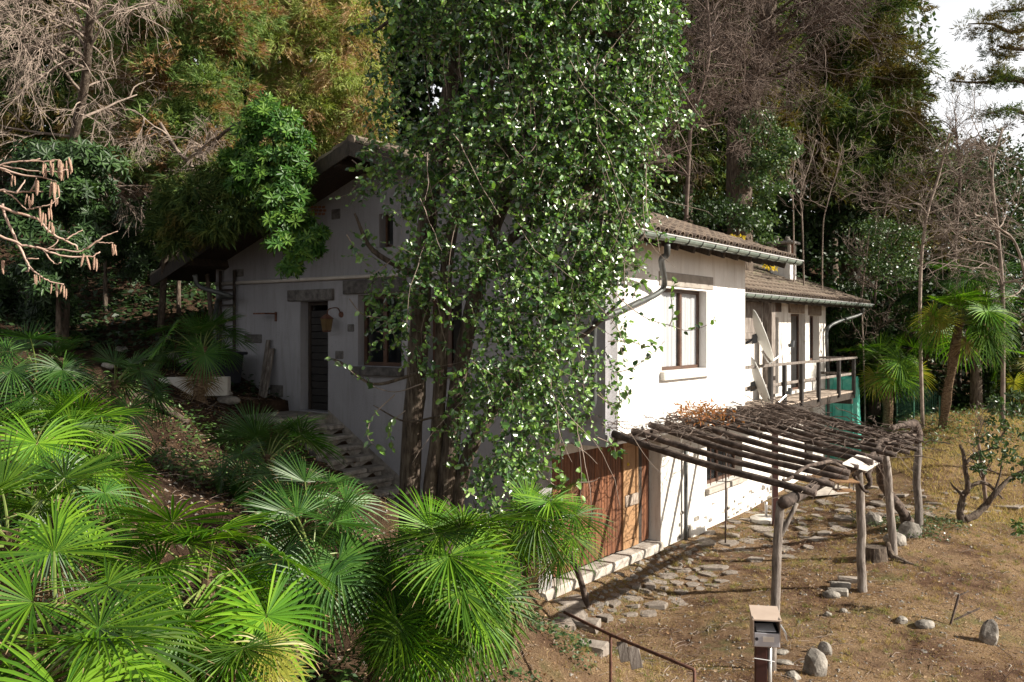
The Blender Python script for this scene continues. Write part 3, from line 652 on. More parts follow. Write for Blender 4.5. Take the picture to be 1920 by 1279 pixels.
# sunlit window
def frameR(o, t, name='window_frame', dep=.20, w=.07, bars=1, barpos=None, mat='brownframe', glass=True, wl=None):
    s0, s1, z0, z1 = o[:4]; a = Acc(); q = t + dep; wl = wl or w
    box(a, (s0 + .003, q, z0 + .003), (s0 + wl, q + .06, z1 - .003), fr=frW); box(a, (s1 - w, q, z0 + .003), (s1 - .003, q + .06, z1 - .003), fr=frW)
    box(a, (s0 + w, q, z0 + .003), (s1 - w, q + .06, z0 + w), fr=frW); box(a, (s0 + w, q, z1 - w), (s1 - w, q + .06, z1 - .003), fr=frW)
    cs = barpos or [(i + 1) / (bars + 1) for i in range(bars)]
    for c in cs:
        c = s0 + (s1 - s0) * c; box(a, (c - .04, q - .015, z0 + w), (c + .04, q + .05, z1 - w), fr=frW)
    f = a.build(name, M[mat], house)
    if glass:
        ed = [s0 + .03] + [s0 + (s1 - s0) * c for c in cs] + [s1 - .03]
        for c0, c1 in zip(ed[:-1], ed[1:]):
            g = Acc(); box(g, (c0 + .04, q + .02, z0 + w), (c1 - .04, q + .028, z1 - w), fr=frW); g.build('window_pane', M['glass'], f)
    return f
fw = frameR(wR, 0, barpos=[.56], dep=.15, w=.06, wl=.012)
a = Acc(); s0, s1, z0, z1 = wR
gx = np.linspace(s0 + .06, s1 - .06, 60)
V = np.concatenate([[W(s, .21 + .012 * math.sin(i * 1.35) + .01 * math.sin(i * .4), z) for i, s in enumerate(gx)] for z in (z0 + .03, z1 - .05)])
a.add(V, [[i, i + 1, 61 + i, 60 + i] for i in range(59)], .5)
V2 = V + D2 * .004; a.add(V2, [[i, 60 + i, 61 + i, i + 1] for i in range(59)], .5); a.build('net_curtain', M['curtain'], fw)
def stoneR(px0, px1, py0, py1, t, mat='stone', proud=.03, name='wall_stone'):
    sa, za = onR(px0, py0, t); sb, _ = onR(px1, py0, t); zb = onR((px0 + px1) / 2, py1, t)[1]; za = onR((px0 + px1) / 2, py0, t)[1]
    a = Acc(); bbox(a, (sa, t - proud, zb), (sb, t + .06, za), fr=frW, b=.012); return a.build(name, M[mat], house)
a = Acc(); sa = onR(1235, 520, 0)[0]; sb = onR(1336, 520, 0)[0]; bbox(a, (sa, -.02, wR[3] + .03), (sb, .06, wR[3] + .27), fr=frW); a.build('window_lintel', M['concrete'], house)
a = Acc(); bbox(a, (wR[0] - .06, -.09, wR[2] - .15), (wR[1] + .04, .15, wR[2] - .002), fr=frW); a.build('window_sill', M['whiteconc'], house)
# basement window with grille
wb = [wl0, wl1, wlz0, wlz1 + .1]; f = frameR(wb, LOW, bars=1, w=.08)
for i in range(1, 6):
    s = wl0 + (wl1 - wl0) * i / 6; b = Acc(); tube(b, [W(s, LOW + .06, wlz0 + .01), W(s, LOW + .06, wlz1 + .08)], .009, 6); b.build('window_bar', M['rust'], f)
a = Acc(); bbox(a, (wl0 - .08, LOW - .10, wlz0 - .12), (wl1 + .06, LOW + .14, wlz0 - .002), fr=frW); a.build('window_sill', M['concrete'], house)
for o in wop: frameR(o, LOW, bars=0, w=.06, dep=.18)
for (pa, pb, z) in ((1478, 1503, zd), (1515, 1535, ze)):
    sa = onR(pa, 600, LOW)[0]; sb = onR(pb, 600, LOW)[0]; a = Acc(); bbox(a, (sa, LOW - .06, z + .01), (sb + .1, LOW + .05, z + .34), fr=frW); a.build('timber_lintel', M['mortar'], house)
a = Acc(); box(a, (pw[0] - .06, LOW - .04, zd + .02), (pw[1] + .1, LOW + .04, zd + .3), fr=frW); a.build('timber_lintel', M['brownframe'], house)
# rubble showing through the lower plaster
for i in range(70):
    s = rng.uniform(sG1 + .7, WE - 1); z = -.30 + abs(rng.normal(0, .30)); 
    if wl0 - .2 < s < wl1 + .2 and z > wlz0 - .3: continue
    w, h = rng.uniform(.08, .26), rng.uniform(.06, .13); a = Acc(); bbox(a, (s, LOW - rng.uniform(.004, .03), z), (s + w, LOW + .05, z + h), fr=frW, b=.03); a.build('wall_stone', M['rock'], house)
# garage doors of vertical planks in the recess, with a pale panelled leaf
gd = thing('garage_door', W((sG0 + sG1) / 2, LOW + .28, zSill), 'wide brown plank cellar doors with a pale panelled leaf', 'door'); gd['category'] = 'door'
tD = LOW + .24
sP0, sP1 = onR(1166, 950, tD)[0], onR(1195, 950, tD)[0]; sP2 = onR(1203, 950, tD)[0]
s = sG0 + .02; z1 = 1.97
while s < sG1 - .03:
    w = rng.uniform(.085, .125)
    if s < sP0 and s + w > sP0: w = sP0 - s
    if sP0 <= s < sP2: s = sP2; continue
    w = min(w, sG1 - .03 - s)
    if w < .03: break
    a = Acc(); dz = rng.uniform(0, .012); bbox(a, (s + .004, tD + rng.uniform(0, .008), zSill + .02 + dz), (s + w - .004, tD + .045, z1), fr=frW, b=.007); a.build('plank', M['planks'], gd); s += w
a = Acc()
for (x0, x1, za, zb, d) in ((sP0 + .01, sP0 + .09, zSill + .02, z1, 0), (sP1 - .08, sP1, zSill + .02, z1, 0), (sP0 + .09, sP1 - .08, zSill + .02, zSill + .16, 0), (sP0 + .09, sP1 - .08, .72, .90, 0), (sP0 + .09, sP1 - .08, z1 - .12, z1, 0)):
    bbox(a, (x0, tD - .03, za), (x1, tD + .03, zb), fr=frW, b=.006)
lf = a.build('pale_door_leaf', M['palewood'], gd, label='pale unstained wooden leaf with two recessed panels')
for za, zb in ((zSill + .16, .72), (.90, z1 - .12)):
    b = Acc(); bbox(b, (sP0 + .095, tD - .008, za + .005), (sP1 - .085, tD + .02, zb - .005), fr=frW, b=.03); b.build('door_panel', M['palewood'], lf)
b = Acc(); bbox(b, (sP0 + .06, tD - .055, .70), (sP1 - .05, tD - .028, .92), fr=frW, b=.02); b.build('carved_rail', M['deck'], lf)
b = Acc(); tubes(b, np.array([W(sP0 + .22, tD - .01, 1.50), W(sP0 + .22, tD - .035, 1.50)]), np.array([.035, .02]), 8, caps=True); b.build('brass_knob', M['yellowleaf'], lf)
a = Acc(); bbox(a, (sP1 + .006, tD - .01, zSill + .02), (sP2 - .006, tD + .07, z1), fr=frW, b=.01); a.build('dark_gap_strip', M['darkwood'], gd)  # dark strip stands in for the shaded gap beside the pale leaf
a = Acc(); box(a, (sG0 + .003, LOW + .30, z1), (sG1 - .003, LOW + .36, 2.0), fr=frW); box(a, (sG0 + .003, LOW + .37, -.7), (sG1, LOW + .375, 2.0), fr=frW); a.build('door_backing', M['darkwood'], gd)
# concrete threshold in front of the doors
a = Acc(); bbox(a, (-.9, LOW - .07, -.75), (sG1 + .02, LOW + .30, zSill), fr=frW, b=.03); a.build('threshold', M['concrete'], house)
# light plinth right of the doors
a = Acc(); bbox(a, (onR(1290, 1000, LOW)[0], LOW - .10, -.7), (onR(1318, 1000, LOW)[0], LOW - .002, .0), fr=frW, b=.03); a.build('plinth', M['whiteconc'], house)
# terrain retaining wall behind/under pillar
# chimney
ch = Acc(); cs = onR(1478, 500, LOW + 1.1)[0]; ct = LOW + 1.25
def cbox(lo, hi, acc, b=.01): bbox(acc, (cs + lo[0], ct + lo[1], lo[2]), (cs + hi[0], ct + hi[1], hi[2]), fr=frW, b=b)
cbox((-.28, -.3, 5.0), (.28, .3, 6.25), ch); cho = ch.build('chimney', M['white'], house)
for x in (-.28, .0, .18):
    for y in (-.3, .22): b = Acc(); cbox((x, y, 6.25), (x + .10, y + .08, 6.68), b, .006); b.build('chimney_pier', M['brick'] if x == 0 else M['concrete'], cho)
b = Acc(); cbox((-.2, -.12, 6.25), (.2, .12, 6.6), b); b.build('flue', M['darkwood'], cho)
b = Acc(); cbox((-.38, -.4, 6.68), (.38, .4, 6.76), b, .02); b.build('chimney_cap', M['stone'], cho)
for i in range(5):
    b = Acc(); x, y = rng.uniform(-.3, .2), rng.uniform(-.3, .2); cbox((x, y, 6.76), (x + .14, y + .12, 6.82 + .03 * i), b, .03); b.build('cap_stone', M['rock'], cho)
# balcony
BT = -.02 + .22; Bs0, Bs1 = SE + .05, onR(1605, 740, BT)[0]; 
a = Acc(); BZ = 2.36
box(a, (Bs0, BT + .02, BZ - .22), (Bs1, BT + .10, BZ - .045), fr=frW); box(a, (Bs0, LOW - .10, BZ - .22), (Bs1, LOW - .02, BZ - .045), fr=frW)
bo = a.build('balcony', M['darkwood'], house)
nb = 5; bw = (LOW - .02 - BT) / nb
for i in range(nb):
    b = Acc(); bbox(b, (Bs0, BT + i * bw + .004, BZ - .04), (Bs1 + rng.uniform(-.05, .05), BT + (i + 1) * bw - .004, BZ + rng.uniform(-.003, .004)), fr=frW, b=.006); b.build('floor_board', M['deck'], bo)
for s in (Bs0 + .6, (Bs0 + Bs1) / 2, Bs1 - .5):
    b = Acc(); bbox(b, (s, BT - .02, BZ - .36), (s + .14, LOW + .02, BZ - .222), fr=frW); b.build('joist', M['darkwood'], bo)
for px in (1445, 1471, 1503, 1535, 1573, 1601):
    s = onR(px, 720, BT)[0]; b = Acc(); bbox(b, (s - .055, BT - .04, BZ - .1), (s + .055, BT + .045, 3.26), fr=frW); b.build('railing_post', M['blackwood'], bo)
b = Acc(); bbox(b, (Bs0 - .1, BT - .04, 3.26), (Bs1 + .02, BT + .06, 3.32), fr=frW); b.build('handrail', M['greywood'], bo)
b = Acc(); bbox(b, (Bs0, BT + .048, 2.80), (Bs1, BT + .075, 2.87), fr=frW); b.build('mid_rail', M['greywood'], bo)
b = Acc(); bbox(b, (Bs1 - .04, BT + .065, 3.25), (Bs1 + .03, LOW, 3.31), fr=frW); b.build('handrail', M['greywood'], bo)
b = Acc(); bbox(b, (Bs1 - .03, BT + .08, 2.80), (Bs1 + .0, LOW, 2.87), fr=frW); b.build('mid_rail', M['greywood'], bo)
# timber screen and post at the inner end of the balcony
ps = onR(1441, 650, LOW - .25)[0]
b = Acc(); bbox(b, (ps - .13, LOW - .38, 1.9), (ps + .13, LOW - .14, WEAVE - .1), fr=frW); b.build('timber_post', M['greywood'], house)
b = Acc(); bbox(b, (SE + .0, LOW - .14, 4.0), (ps - .14, LOW - .06, WEAVE - .12), fr=frW); bbox(b, (SE + .02, LOW - .2, 3.86), (ps - .14, LOW - .02, 4.0), fr=frW); b.build('timber_screen', M['greywood'], house)
b = Acc(); bbox(b, (SE + .02, LOW - .2, 2.42), (SE + .2, LOW - .05, 3.86), fr=frW); b.build('timber_post', M['brownframe'], house)
b = Acc(); box(b, (SE + .4, LOW - .62, WEAVE - .14), (R3.s1 - .1, LOW - .52, WEAVE - .04), fr=frW); b.build('eave_beam', M['darkwood'], house)

# wall lantern
t0, z0 = onL(632, 590); lan = thing('wall_lantern', W(-.02, t0 - .05, z0 - .1), 'rusty amber lantern on a bent arm right of the dark front door', 'lamp')
a = Acc(); tube(a, [W(-.01, t0 - .12, z0), W(-.10, t0 - .12, z0 + .12), W(-.22, t0 - .02, z0 + .1), W(-.24, t0 + .02, z0 + .0)], .012, 6, 5); tubes(a, np.array([W(-.0, t0 - .12, z0), W(-.03, t0 - .12, z0)]), np.array([.06, .05]), 10, caps=True); a.build('lamp_arm', M['rust'], lan)
a = Acc(); c = W(-.24, t0 + .02, z0 - .02)
tubes(a, np.array([c + A(0, 0, .03), c + A(0, 0, -.06)]), np.array([.02, .14]), 4, caps=True); tubes(a, np.array([c + A(0, 0, -.28), c + A(0, 0, -.31)]), np.array([.09, .07]), 4, caps=True); a.build('lamp_cap', M['rust'], lan)
a = Acc(); tubes(a, np.array([c + A(0, 0, -.062), c + A(0, 0, -.278)]), np.array([.12, .085]), 4, caps=True); a.build('lamp_glass', M['lampglass'], lan)

# satellite dishes
def dish(px, py, lpx, lpy, label):
    s, z = onR(px, py, .25); cdish = W(s, .25, z)
    root = thing('satellite_dish', cdish, label, 'satellite dish', 'satellite dishes at the corner of the house')
    nrm = unit(A(.92, -.12, .34)); ux = unit(np.cross(nrm, A(0, 0, 1))); uz = np.cross(ux, nrm)
    rr = np.linspace(0, 1, 7); th = np.linspace(0, 2 * math.pi, 28, endpoint=False); V = []
    for off in (0, -.012):
        for r in rr:
            for q in th: V.append(cdish + ux * .50 * r * math.cos(q) + uz * .60 * r * math.sin(q) + nrm * (.12 * r * r + off))
    n = 28; m_ = 7; Fq = []
    for l in range(2):
        for i in range(m_ - 1):
            for j in range(n):
                q = [l * m_ * n + i * n + j, l * m_ * n + (i + 1) * n + j, l * m_ * n + (i + 1) * n + (j + 1) % n, l * m_ * n + i * n + (j + 1) % n]; Fq.append(q if l == 0 else q[::-1])
    for j in range(n): Fq.append([(m_ - 1) * n + j, (m_ * 2 - 1) * n + j, (m_ * 2 - 1) * n + (j + 1) % n, (m_ - 1) * n + (j + 1) % n])
    a = Acc(); a.add(V, Fq, .5); a.build('reflector', M['dish'], root, smooth=True)
    low = cdish - uz * .58 + nrm * .08; lnb = U(lpx, lpy, cdish[1] + .35)
    a = Acc(); tube(a, [cdish - uz * .3 - nrm * .03, low - nrm * .05, low + nrm * .05, lnb - A(.06, 0, .06)], .016, 6, 3); a.build('feed_arm', M['alu'], root)
    a = Acc(); tube(a, [lnb - A(.08, 0, .03), lnb], .035, 8, 3); tube(a, [lnb + A(0, 0, -.06), lnb + A(0.02, 0, .09)], .05, 8, 3); a.build('receiver', M['plastic'], root)
    a = Acc(); tube(a, [cdish - nrm * .02, cdish - nrm * .14, cdish - nrm * .3 + A(0, 0, -.03), W(SE + .02, .2, z - .05)], .03, 6, 3); hexa(a, np.array([cdish - nrm * d + ux * x + A(0, 0, zz) for d, x, zz in ((.13, -.06, -.1), (.02, -.06, -.1), (.02, .06, -.1), (.13, .06, -.1), (.13, -.06, .1), (.02, -.06, .1), (.02, .06, .1), (.13, .06, .1))])); a.build('mount', M['plastic'], root)
dish(1421, 633, 1485, 646, 'upper of two white satellite dishes, above the balcony rail'); dish(1418, 722, 1480, 735, 'lower of two white satellite dishes, below the balcony rail')
# ------------------------------------------------------------------ pergola
pg = thing('pergola', G(1480, 1000), 'weathered pole pergola leaning on the sunlit wall, tangled with vine', 'pergola')
def nline(off, r):                       # point on the line at wall offset `off` seen along ray r
    k = off / (.807 * r - .59); return r * k, k
tB = 2.72
posts = [((3.34, 11.38), 1.86, (.11, .0), .06), ((5.83, 14.66) , 1.77, (-.10, -.05), .07), ((7.09, 16.4), 1.75, (-.12, .0), .07), ((8.27, 18.0), 1.87, (.03, .05), .075)]
tops = []
for i, ((x, y), zt, lean, r) in enumerate(posts):
    zb = gz(x, y) - .15; a = Acc(); n = 7
    P = [A(x + lean[0] * u + rng.normal(0, .012), y + lean[1] * u + rng.normal(0, .012), zb + (zt - zb) * u) for u in np.linspace(0, 1, n)]
    P[0] = A(x, y, zb); tube(a, P, [r * 1.15, r, r * 1.02, r * .92], 12, 3, rough=.04); tops.append(P[-1])
    q = a.build('post', M['greywood'], pg, smooth=True)
    if i == 0:
        b = Acc(); tube(b, [P[5] + A(.02, 0, -.06), P[5] + A(.09, -.02, .08), P[6] + A(.20, -.03, -.02)], [.045, .035, .028], 8, 3, rough=.05); b.build('forked_branch', M['greywood'], pg, smooth=True)
a = Acc(); b0 = tops[0] + A(.0, -.12, -.0); b1 = tops[-1] + A(.12, .18, .0)
tube(a, [b0, tops[0] + (tops[1] - tops[0]) * .5 + A(0, 0, .02), tops[1] + A(0, 0, .07), tops[2] + A(0, 0, .05), b1], [.078, .07, .065, .06], 12, 5, rough=.03); a.build('beam', M['polewood'], pg, smooth=True)
def beamz(s): return 2.02 + (1.94 - 2.02) * np.clip((s + .6) / 8, 0, 1)
bt = lambda s: -2.72 + .22 * np.clip(s / 7, -.1, 1.2) * -1
a = Acc(); tube(a, [W(-.05, -.13, 2.42), W(3, -.12, 2.44), W(SE + .4, -.12, 2.42)], .045, 8, 4, rough=.03); a.build('wall_rail', M['polewood'], pg, smooth=True)
npole = 12; pole_line = []
for i in range(npole):
    s = .02 + i * .615 + rng.uniform(-.04, .04); t0 = -.08 - rng.uniform(0, .05)
    if s > SE - .1: t0 = -.22
    ext = rng.uniform(-.14, .12) if i else .0
    sk = rng.uniform(-.1, .1) if i else 0
    p0 = W(s, t0 + .0, 2.52 + rng.uniform(-.02, .03)); p1 = W(s + sk * .5 + .12 * (i > 0), -3.13 - ext, 1.955 - i * .004 + rng.uniform(-.02, .02))
    mid = (p0 + p1) / 2 + A(rng.uniform(-.03, .03), rng.uniform(-.03, .03), -.03 + rng.uniform(-.03, .02))
    r = rng.uniform(.042, .054); a = Acc(); tube(a, [p0, mid, p1], [r * 1.1, r, r * .95], 9, 6, rough=.05); a.build('pole', M['polewood'], pg, smooth=True); pole_line.append((p0, mid, p1))
def prt(u, v, h=0.0):                     # u along the wall 0..1, v outward 0..1, above the poles
    s = .0 + u * 6.9; return W(s, -.1 - v * 3.05, 2.58 - v * .54 + h)
# vine on the pergola
vine = thing('grapevine', G(1702, 985), 'gnarled leafless grapevine climbing from between the far posts over the pergola', 'vine')
a = Acc(); Yv = 17.0
g0 = G(1706, 982); tube(a, [g0 - A(0, 0, .1), U(1690, 955, 17.9), U(1665, 925, 17.6), U(1652, 898, 17.3), U(1652, 875, 17.1), U(1664, 850, 17.0), U(1672, 838, 16.9), U(1662, 825, 16.8)], [.13, .10, .09, .085, .08, .07, .06, .05], 10, 6, rough=.12); a.build('trunk', M['vinewood'], vine, smooth=True)
for pts, r in (([(1722, 830, 18.0), (1716, 800, 18.0), (1708, 796, 17.9), (1690, 798, 17.6), (1672, 803, 17.2)], [.10, .11, .06, .045]),
               ([(1716, 800, 18.0), (1726, 806, 18.1), (1728, 818, 18.1), (1718, 828, 18.0)], [.03, .025, .02]),
               ([(1662, 825, 16.8), (1650, 828, 16.2), (1646, 842, 15.6), (1632, 855, 15.0)], [.06, .055, .045, .04]),
               ([(1662, 825, 16.8), (1690, 818, 17.2), (1715, 815, 17.8)], [.05, .05, .04]),
               ([(1634, 872, 14.5), (1628, 890, 14.4), (1632, 905, 14.3), (1622, 915, 14.3)], [.05, .045, .03]),
               ([(1600, 890, 14.2), (1610, 905, 14.2), (1620, 920, 14.2), (1630, 922, 14.2)], [.03, .025, .02]),
               ([(1586, 880, 13.5), (1560, 866, 13.3), (1535, 870, 13.0), (1510, 876, 12.8), (1480, 898, 12.2), (1468, 900, 12.0)], [.03, .03, .025, .018])):
    a = Acc(); tube(a, [U(*p) for p in pts], r, 8, 5, rough=.12); a.build('limb', M['vinewood'], vine, smooth=True)
a = Acc(); L = []
for i in range(220):
    c = rng.random()
    if c < .48: u, v = rng.normal(.62, .16), abs(rng.normal(.10, .20))
    elif c < .62: u, v = rng.normal(.17, .10), abs(rng.normal(.05, .10))
    else: u, v = rng.normal(.80, .15), rng.normal(.72, .20)
    u = np.clip(u, .02, 1.06); v = np.clip(v, 0, 1.05); hd = rng.uniform(0, 6.28); P = []; h = rng.uniform(-.03, .10)
    for k in range(9):
        P.append(prt(u, v, h)); hd += rng.normal(0, .55); u += math.cos(hd) * .017; v += math.sin(hd) * .038; h += rng.normal(0, .03) - .2 * (h - .05)
    L.append(P)
tubes(a, np.array(L), np.linspace(1, .5, 9)[None] * rng.uniform(.004, .013, (220, 1)), 4)
a.build('tangle', M['vinewood'], vine, kind='stuff')
a = Acc(); L = []                        # hanging wisps
for i in range(60):
    u, v = rng.uniform(.05, 1), rng.choice([rng.uniform(.9, 1.02), rng.uniform(0, .2)]); p = prt(u, v, -.05); d = rng.normal(0, .06, 3); l = rng.uniform(.1, .4)
    L.append([p + d * k + A(0, 0, -l * k / 4) + rng.normal(0, .015, 3) for k in range(5)])
tubes(a, np.array(L), .004, 3); a.build('hanging_shoots', M['paletwig'], vine, kind='stuff')
a = Acc(); n = 480; u = np.where(rng.random(n) < .6, rng.normal(.44, .045, n), rng.normal(.33, .03, n)); v = np.abs(rng.normal(.0, .10, n)); P = np.array([prt(x, y, rng.uniform(.0, .26) * (1 - min(1, y * 2.5))) for x, y in zip(u, v)])
quads4(a, P, rdir(n), rdir(n), rng.uniform(.05, .13, n), rng.uniform(.02, .05, n)); a.build('dried_leaves', M['orangeleaf'], vine, kind='stuff')
# flat board on top of the pergola and the feeder hanging under its edge
bc = [U(1580, 868, 13.45), U(1626, 881, 13.75), U(1653, 863, 14.9), U(1607, 852, 14.6)]
cz = max(p[2] for p in bc); a = Acc(); c4 = np.array([A(p[0], p[1], p[2]) for p in bc]); hexa(a, np.vstack([c4 - A(0, 0, .025), c4])); a.build('flat_board', M['board'], base=c4.mean(0), label='pale grey square board lying on the outer edge of the pergola', cat='board')
fd_ = U(1582, 910, 12.5); ft = thing('bird_feeder', fd_, 'small wooden bird feeder hanging under the pergola edge', 'bird feeder')
def bxat(c, lo, hi, mat, name, par, b=.004, **kw):
    a = Acc(); bbox(a, np.array(c) + np.array(lo), np.array(c) + np.array(hi), b=b); return a.build(name, mat, par, **kw)
bxat(fd_, (-.13, -.10, -.08), (.13, .10, -.06), M['palewood'], 'floor_tray', ft)
bxat(fd_, (-.17, -.13, .05), (.17, .13, .075), M['palewood'], 'feeder_roof', ft)
for x in (-.12, .10):
    for y in (-.09, .07): bxat(fd_, (x, y, -.06), (x + .02, y + .02, .05), M['greywood'], 'corner_post', ft)
a = Acc(); tube(a, [fd_ + A(-.1, 0, .07), fd_ + A(0, 0, .24)], .004, 4); a.build('wire', M['rust'], ft)
# mailbox on its red-brown post
mb = G(1424, 1279 - 2); mY = 8.9
c = U(1438, 1182, mY); ml = thing('mailbox', A(c[0], mY, gz(c[0], mY)), 'silver letterbox with beige lid and open flap on a red-brown post', 'mailbox')
mbx = Matrix.Rotation(RAD(-9), 3, 'Z'); MR = np.array(mbx)
def fm(V): return np.asarray(V, float) @ MR.T + c
w2, dp = .135, .30
a = Acc(); 
for lo, hi in (((-w2, 0, -.17), (-w2 + .01, dp, .12)), ((w2 - .01, 0, -.17), (w2, dp, .12)), ((-w2 + .01, dp - .01, -.17), (w2 - .01, dp, .12)), ((-w2 + .01, .0, -.17), (w2 - .01, dp - .01, -.16))): box(a, lo, hi, fr=fm)
a.build('box_body', M['mboxtop'], ml)
a = Acc(); hexa(a, fm(np.array([[-w2 - .008, -.012, .095], [w2 + .008, -.012, .095], [w2 + .008, dp + .01, .125], [-w2 - .008, dp + .01, .125], [-w2 - .008, -.012, .108], [w2 + .008, -.012, .108], [w2 + .008, dp + .01, .155], [-w2 - .008, dp + .01, .155]]))); a.build('lid', M['mboxtop'], ml)
a = Acc(); bbox(a, (-w2 + .012, -.006, -.165), (w2 - .012, .004, -.028), fr=fm, b=.003); f_ = a.build('front_plate', M['mboxfront'], ml)
a = Acc(); tubes(a, fm(np.array([[-w2 + .035, -.004, -.09], [-w2 + .035, -.014, -.09]])), np.array([.018, .016]), 12, caps=True); a.build('lock', M['black'], f_)
a = Acc(); box(a, (-.04, -.0085, -.115), (.07, -.0062, -.06), fr=fm); a.build('name_plate', M['alu'], f_)
a = Acc(); box(a, (-w2 + .012, .03, -.03), (w2 - .012, .28, -.02), fr=fm); box(a, (-w2 + .012, .27, -.02), (w2 - .012, .28, .09), fr=fm); a.build('inner_lining', M['black'], ml)
a = Acc(); hexa(a, fm(np.array([[-.10, .01, -.019], [.09, .02, -.019], [.08, .20, -.01], [-.1, .2, -.01], [-.10, .01, -.012], [.09, .02, -.010], [.08, .20, .01], [-.1, .2, .0]]))); a.build('letter', M['paper'], ml)
a = Acc(); hexa(a, fm(np.array([[w2, -.01, .06], [w2 + .055, -.03, -.02], [w2 + .05, .12, -.02], [w2, .12, .06], [w2 - .008, -.01, .055], [w2 + .047, -.03, -.028], [w2 + .042, .12, -.028], [w2 - .008, .12, .055]]))); hexa(a, fm(np.array([[w2 + .047, -.03, -.028], [w2 + .055, -.03, -.02], [w2 + .055, .12, -.02], [w2 + .047, .12, -.028], [w2 + .050, -.035, -.075], [w2 + .058, -.035, -.075], [w2 + .058, .11, -.075], [w2 + .050, .11, -.075]]))); a.build('open_flap', M['alu'], ml)
zb_ = gz(c[0], mY + .15) - .1 - c[2]
a = Acc(); bbox(a, (-w2 + .03, .10, zb_), (w2 - .115, .19, -.17), fr=fm); a.build('post', M['redpost'], ml)
a = Acc(); tube(a, [fm(np.array([[.045, .12, zb_]]))[0], fm(np.array([[.045, .12, -.171]]))[0]], .02, 8); a.build('steel_tube', M['alu'], ml, smooth=True)
a = Acc(); tube(a, [fm(np.array([[-w2 + .02, .09, -.32]]))[0], fm(np.array([[.03, .09, -.335]]))[0], fm(np.array([[.09, .1, -.35]]))[0]], .005, 5); a.build('tie_wire', M['paper'], ml)
# rusty handrail with two weathered boards hanging on it
r0, r1, r2 = U(1058, 1148, 9.3), U(1145, 1190, 8.75), U(1302, 1256, 7.9)
hr = thing('handrail', A(r1[0], r1[1], gz(r1[0], r1[1])), 'rusty iron handrail descending past the garage steps', 'handrail')
a = Acc(); tube(a, [r0, r1, r2], .017, 8, 4); a.build('top_rail', M['rust'], hr, smooth=True)
for r in (r1, r2): a = Acc(); tube(a, [A(r[0], r[1], gz(r[0], r[1]) - .1), r - A(0, 0, .005)], .015, 8, 4); a.build('upright', M['rust'], hr, smooth=True)
for i, (px, w, h) in enumerate(((1165, .10, .20), (1186, .115, .22))):
    q = U(px, 1203 + (px - 1165) * .42, 8.62 - (px - 1165) * .004); a = Acc(); R_ = np.array(Matrix.Rotation(RAD(-12), 3, 'Y'))
    bbox(a, (-w / 2, -.012, -h), (w / 2, .012, 0), fr=lambda V: np.asarray(V) @ R_.T + q, b=.004)
    a.build('hanging_board', M['greywood'], base=q, cat='board', label=('narrower weathered grey board hanging from the rusty handrail' if i == 0 else 'wider weathered grey board hanging lower on the rusty handrail'))
# thin steel prop, red-brown post, parasol foot
g = G(1360, 1022); a = Acc(); tube(a, [g - A(0, 0, .05), A(g[0] + .02, g[1], 2.2)], .018, 8); a.build('thin_prop', M['vinewood'], base=g, cat='prop', label='thin straight pole standing under the pergola before the white wall', smooth=True)
g = G(1453, 986); a = Acc(); bbox(a, g + A(-.06, -.06, -.1), A(g[0] + .06, g[1] + .06, 2.34), b=.008); a.build('steel_post', M['redpost'], base=g, cat='post', label='square red-brown post standing behind the front pergola post')
g = G(1434, 976); pf = thing('parasol_base', g, 'round pale concrete parasol foot with a short metal tube', 'parasol base')
a = Acc(); tubes(a, np.array([g + A(0, 0, -.03), g + A(0, 0, .05), g + A(0, 0, .09)]), np.array([.33, .33, .24]), 24, caps=True); a.build('foot', M['whiteconc'], pf)
a = Acc(); tube(a, [g + A(.03, 0, .09), g + A(.03, 0, .42)], .03, 10); a.build('tube', M['alu'], pf, smooth=True)
# prop leaning under the centre palm
a = Acc(); g = G(1104, 1140); q = U(1068, 1035, g[1] - .5); tube(a, [g - A(0, 0, .1), (g + q) / 2 + A(.02, 0, 0), q], [.055, .05, .045], 8, 4, rough=.05); a.build('leaning_stake', M['polewood'], base=g, cat='stake', label='short brown stake leaning left in front of the garage threshold', smooth=True)
# low table in the far shade under the pergola edge
g = G(1545, 925); a = Acc(); bbox(a, (-.75, -.45, .03), (.75, .45, .10), fr=lambda V: np.asarray(V) @ np.array(Matrix.Rotation(RAD(20), 3, 'Z')).T + g, b=.01); a.build('paving_slab', M['concrete'], base=g, cat='slab', label='large pale rectangular slab lying on the ground behind the pergola')
# teal tank under the balcony end
g = A(10.25, 27.4, gz(10.25, 27.4) - .2); tk = thing('water_tank', g, 'tall teal sheet-covered tank behind the end of the balcony', 'tank')
a = Acc(); R_ = np.array(Matrix.Rotation(RAD(-25), 3, 'Z')); hh = U(1570, 706, 27.4)[2] - g[2]
def frt(V): V = np.asarray(V, float); k = 1.12 - .22 * V[:, 2:3] / hh; return (V * np.hstack([k, k, np.ones_like(k)])) @ R_.T + g
bbox(a, (-.52, -.35, 0), (.52, .35, hh), fr=frt, b=.05); a.build('tank_body', M['teal'], tk)
for x in (-.25, .05, .32): a = Acc(); bbox(a, (x, -.385, .05), (x + .03, -.351, hh - .06), fr=frt, b=.01); a.build('sheet_fold', M['teal'], tk)
a = Acc(); tube(a, [U(1546, 690, 27.0), U(1546, 800, 27.0), A(U(1546, 800, 27.0)[0], 27, g[2])], .03, 6, 4); a.build('tank_pipe', M['pipe'], tk)
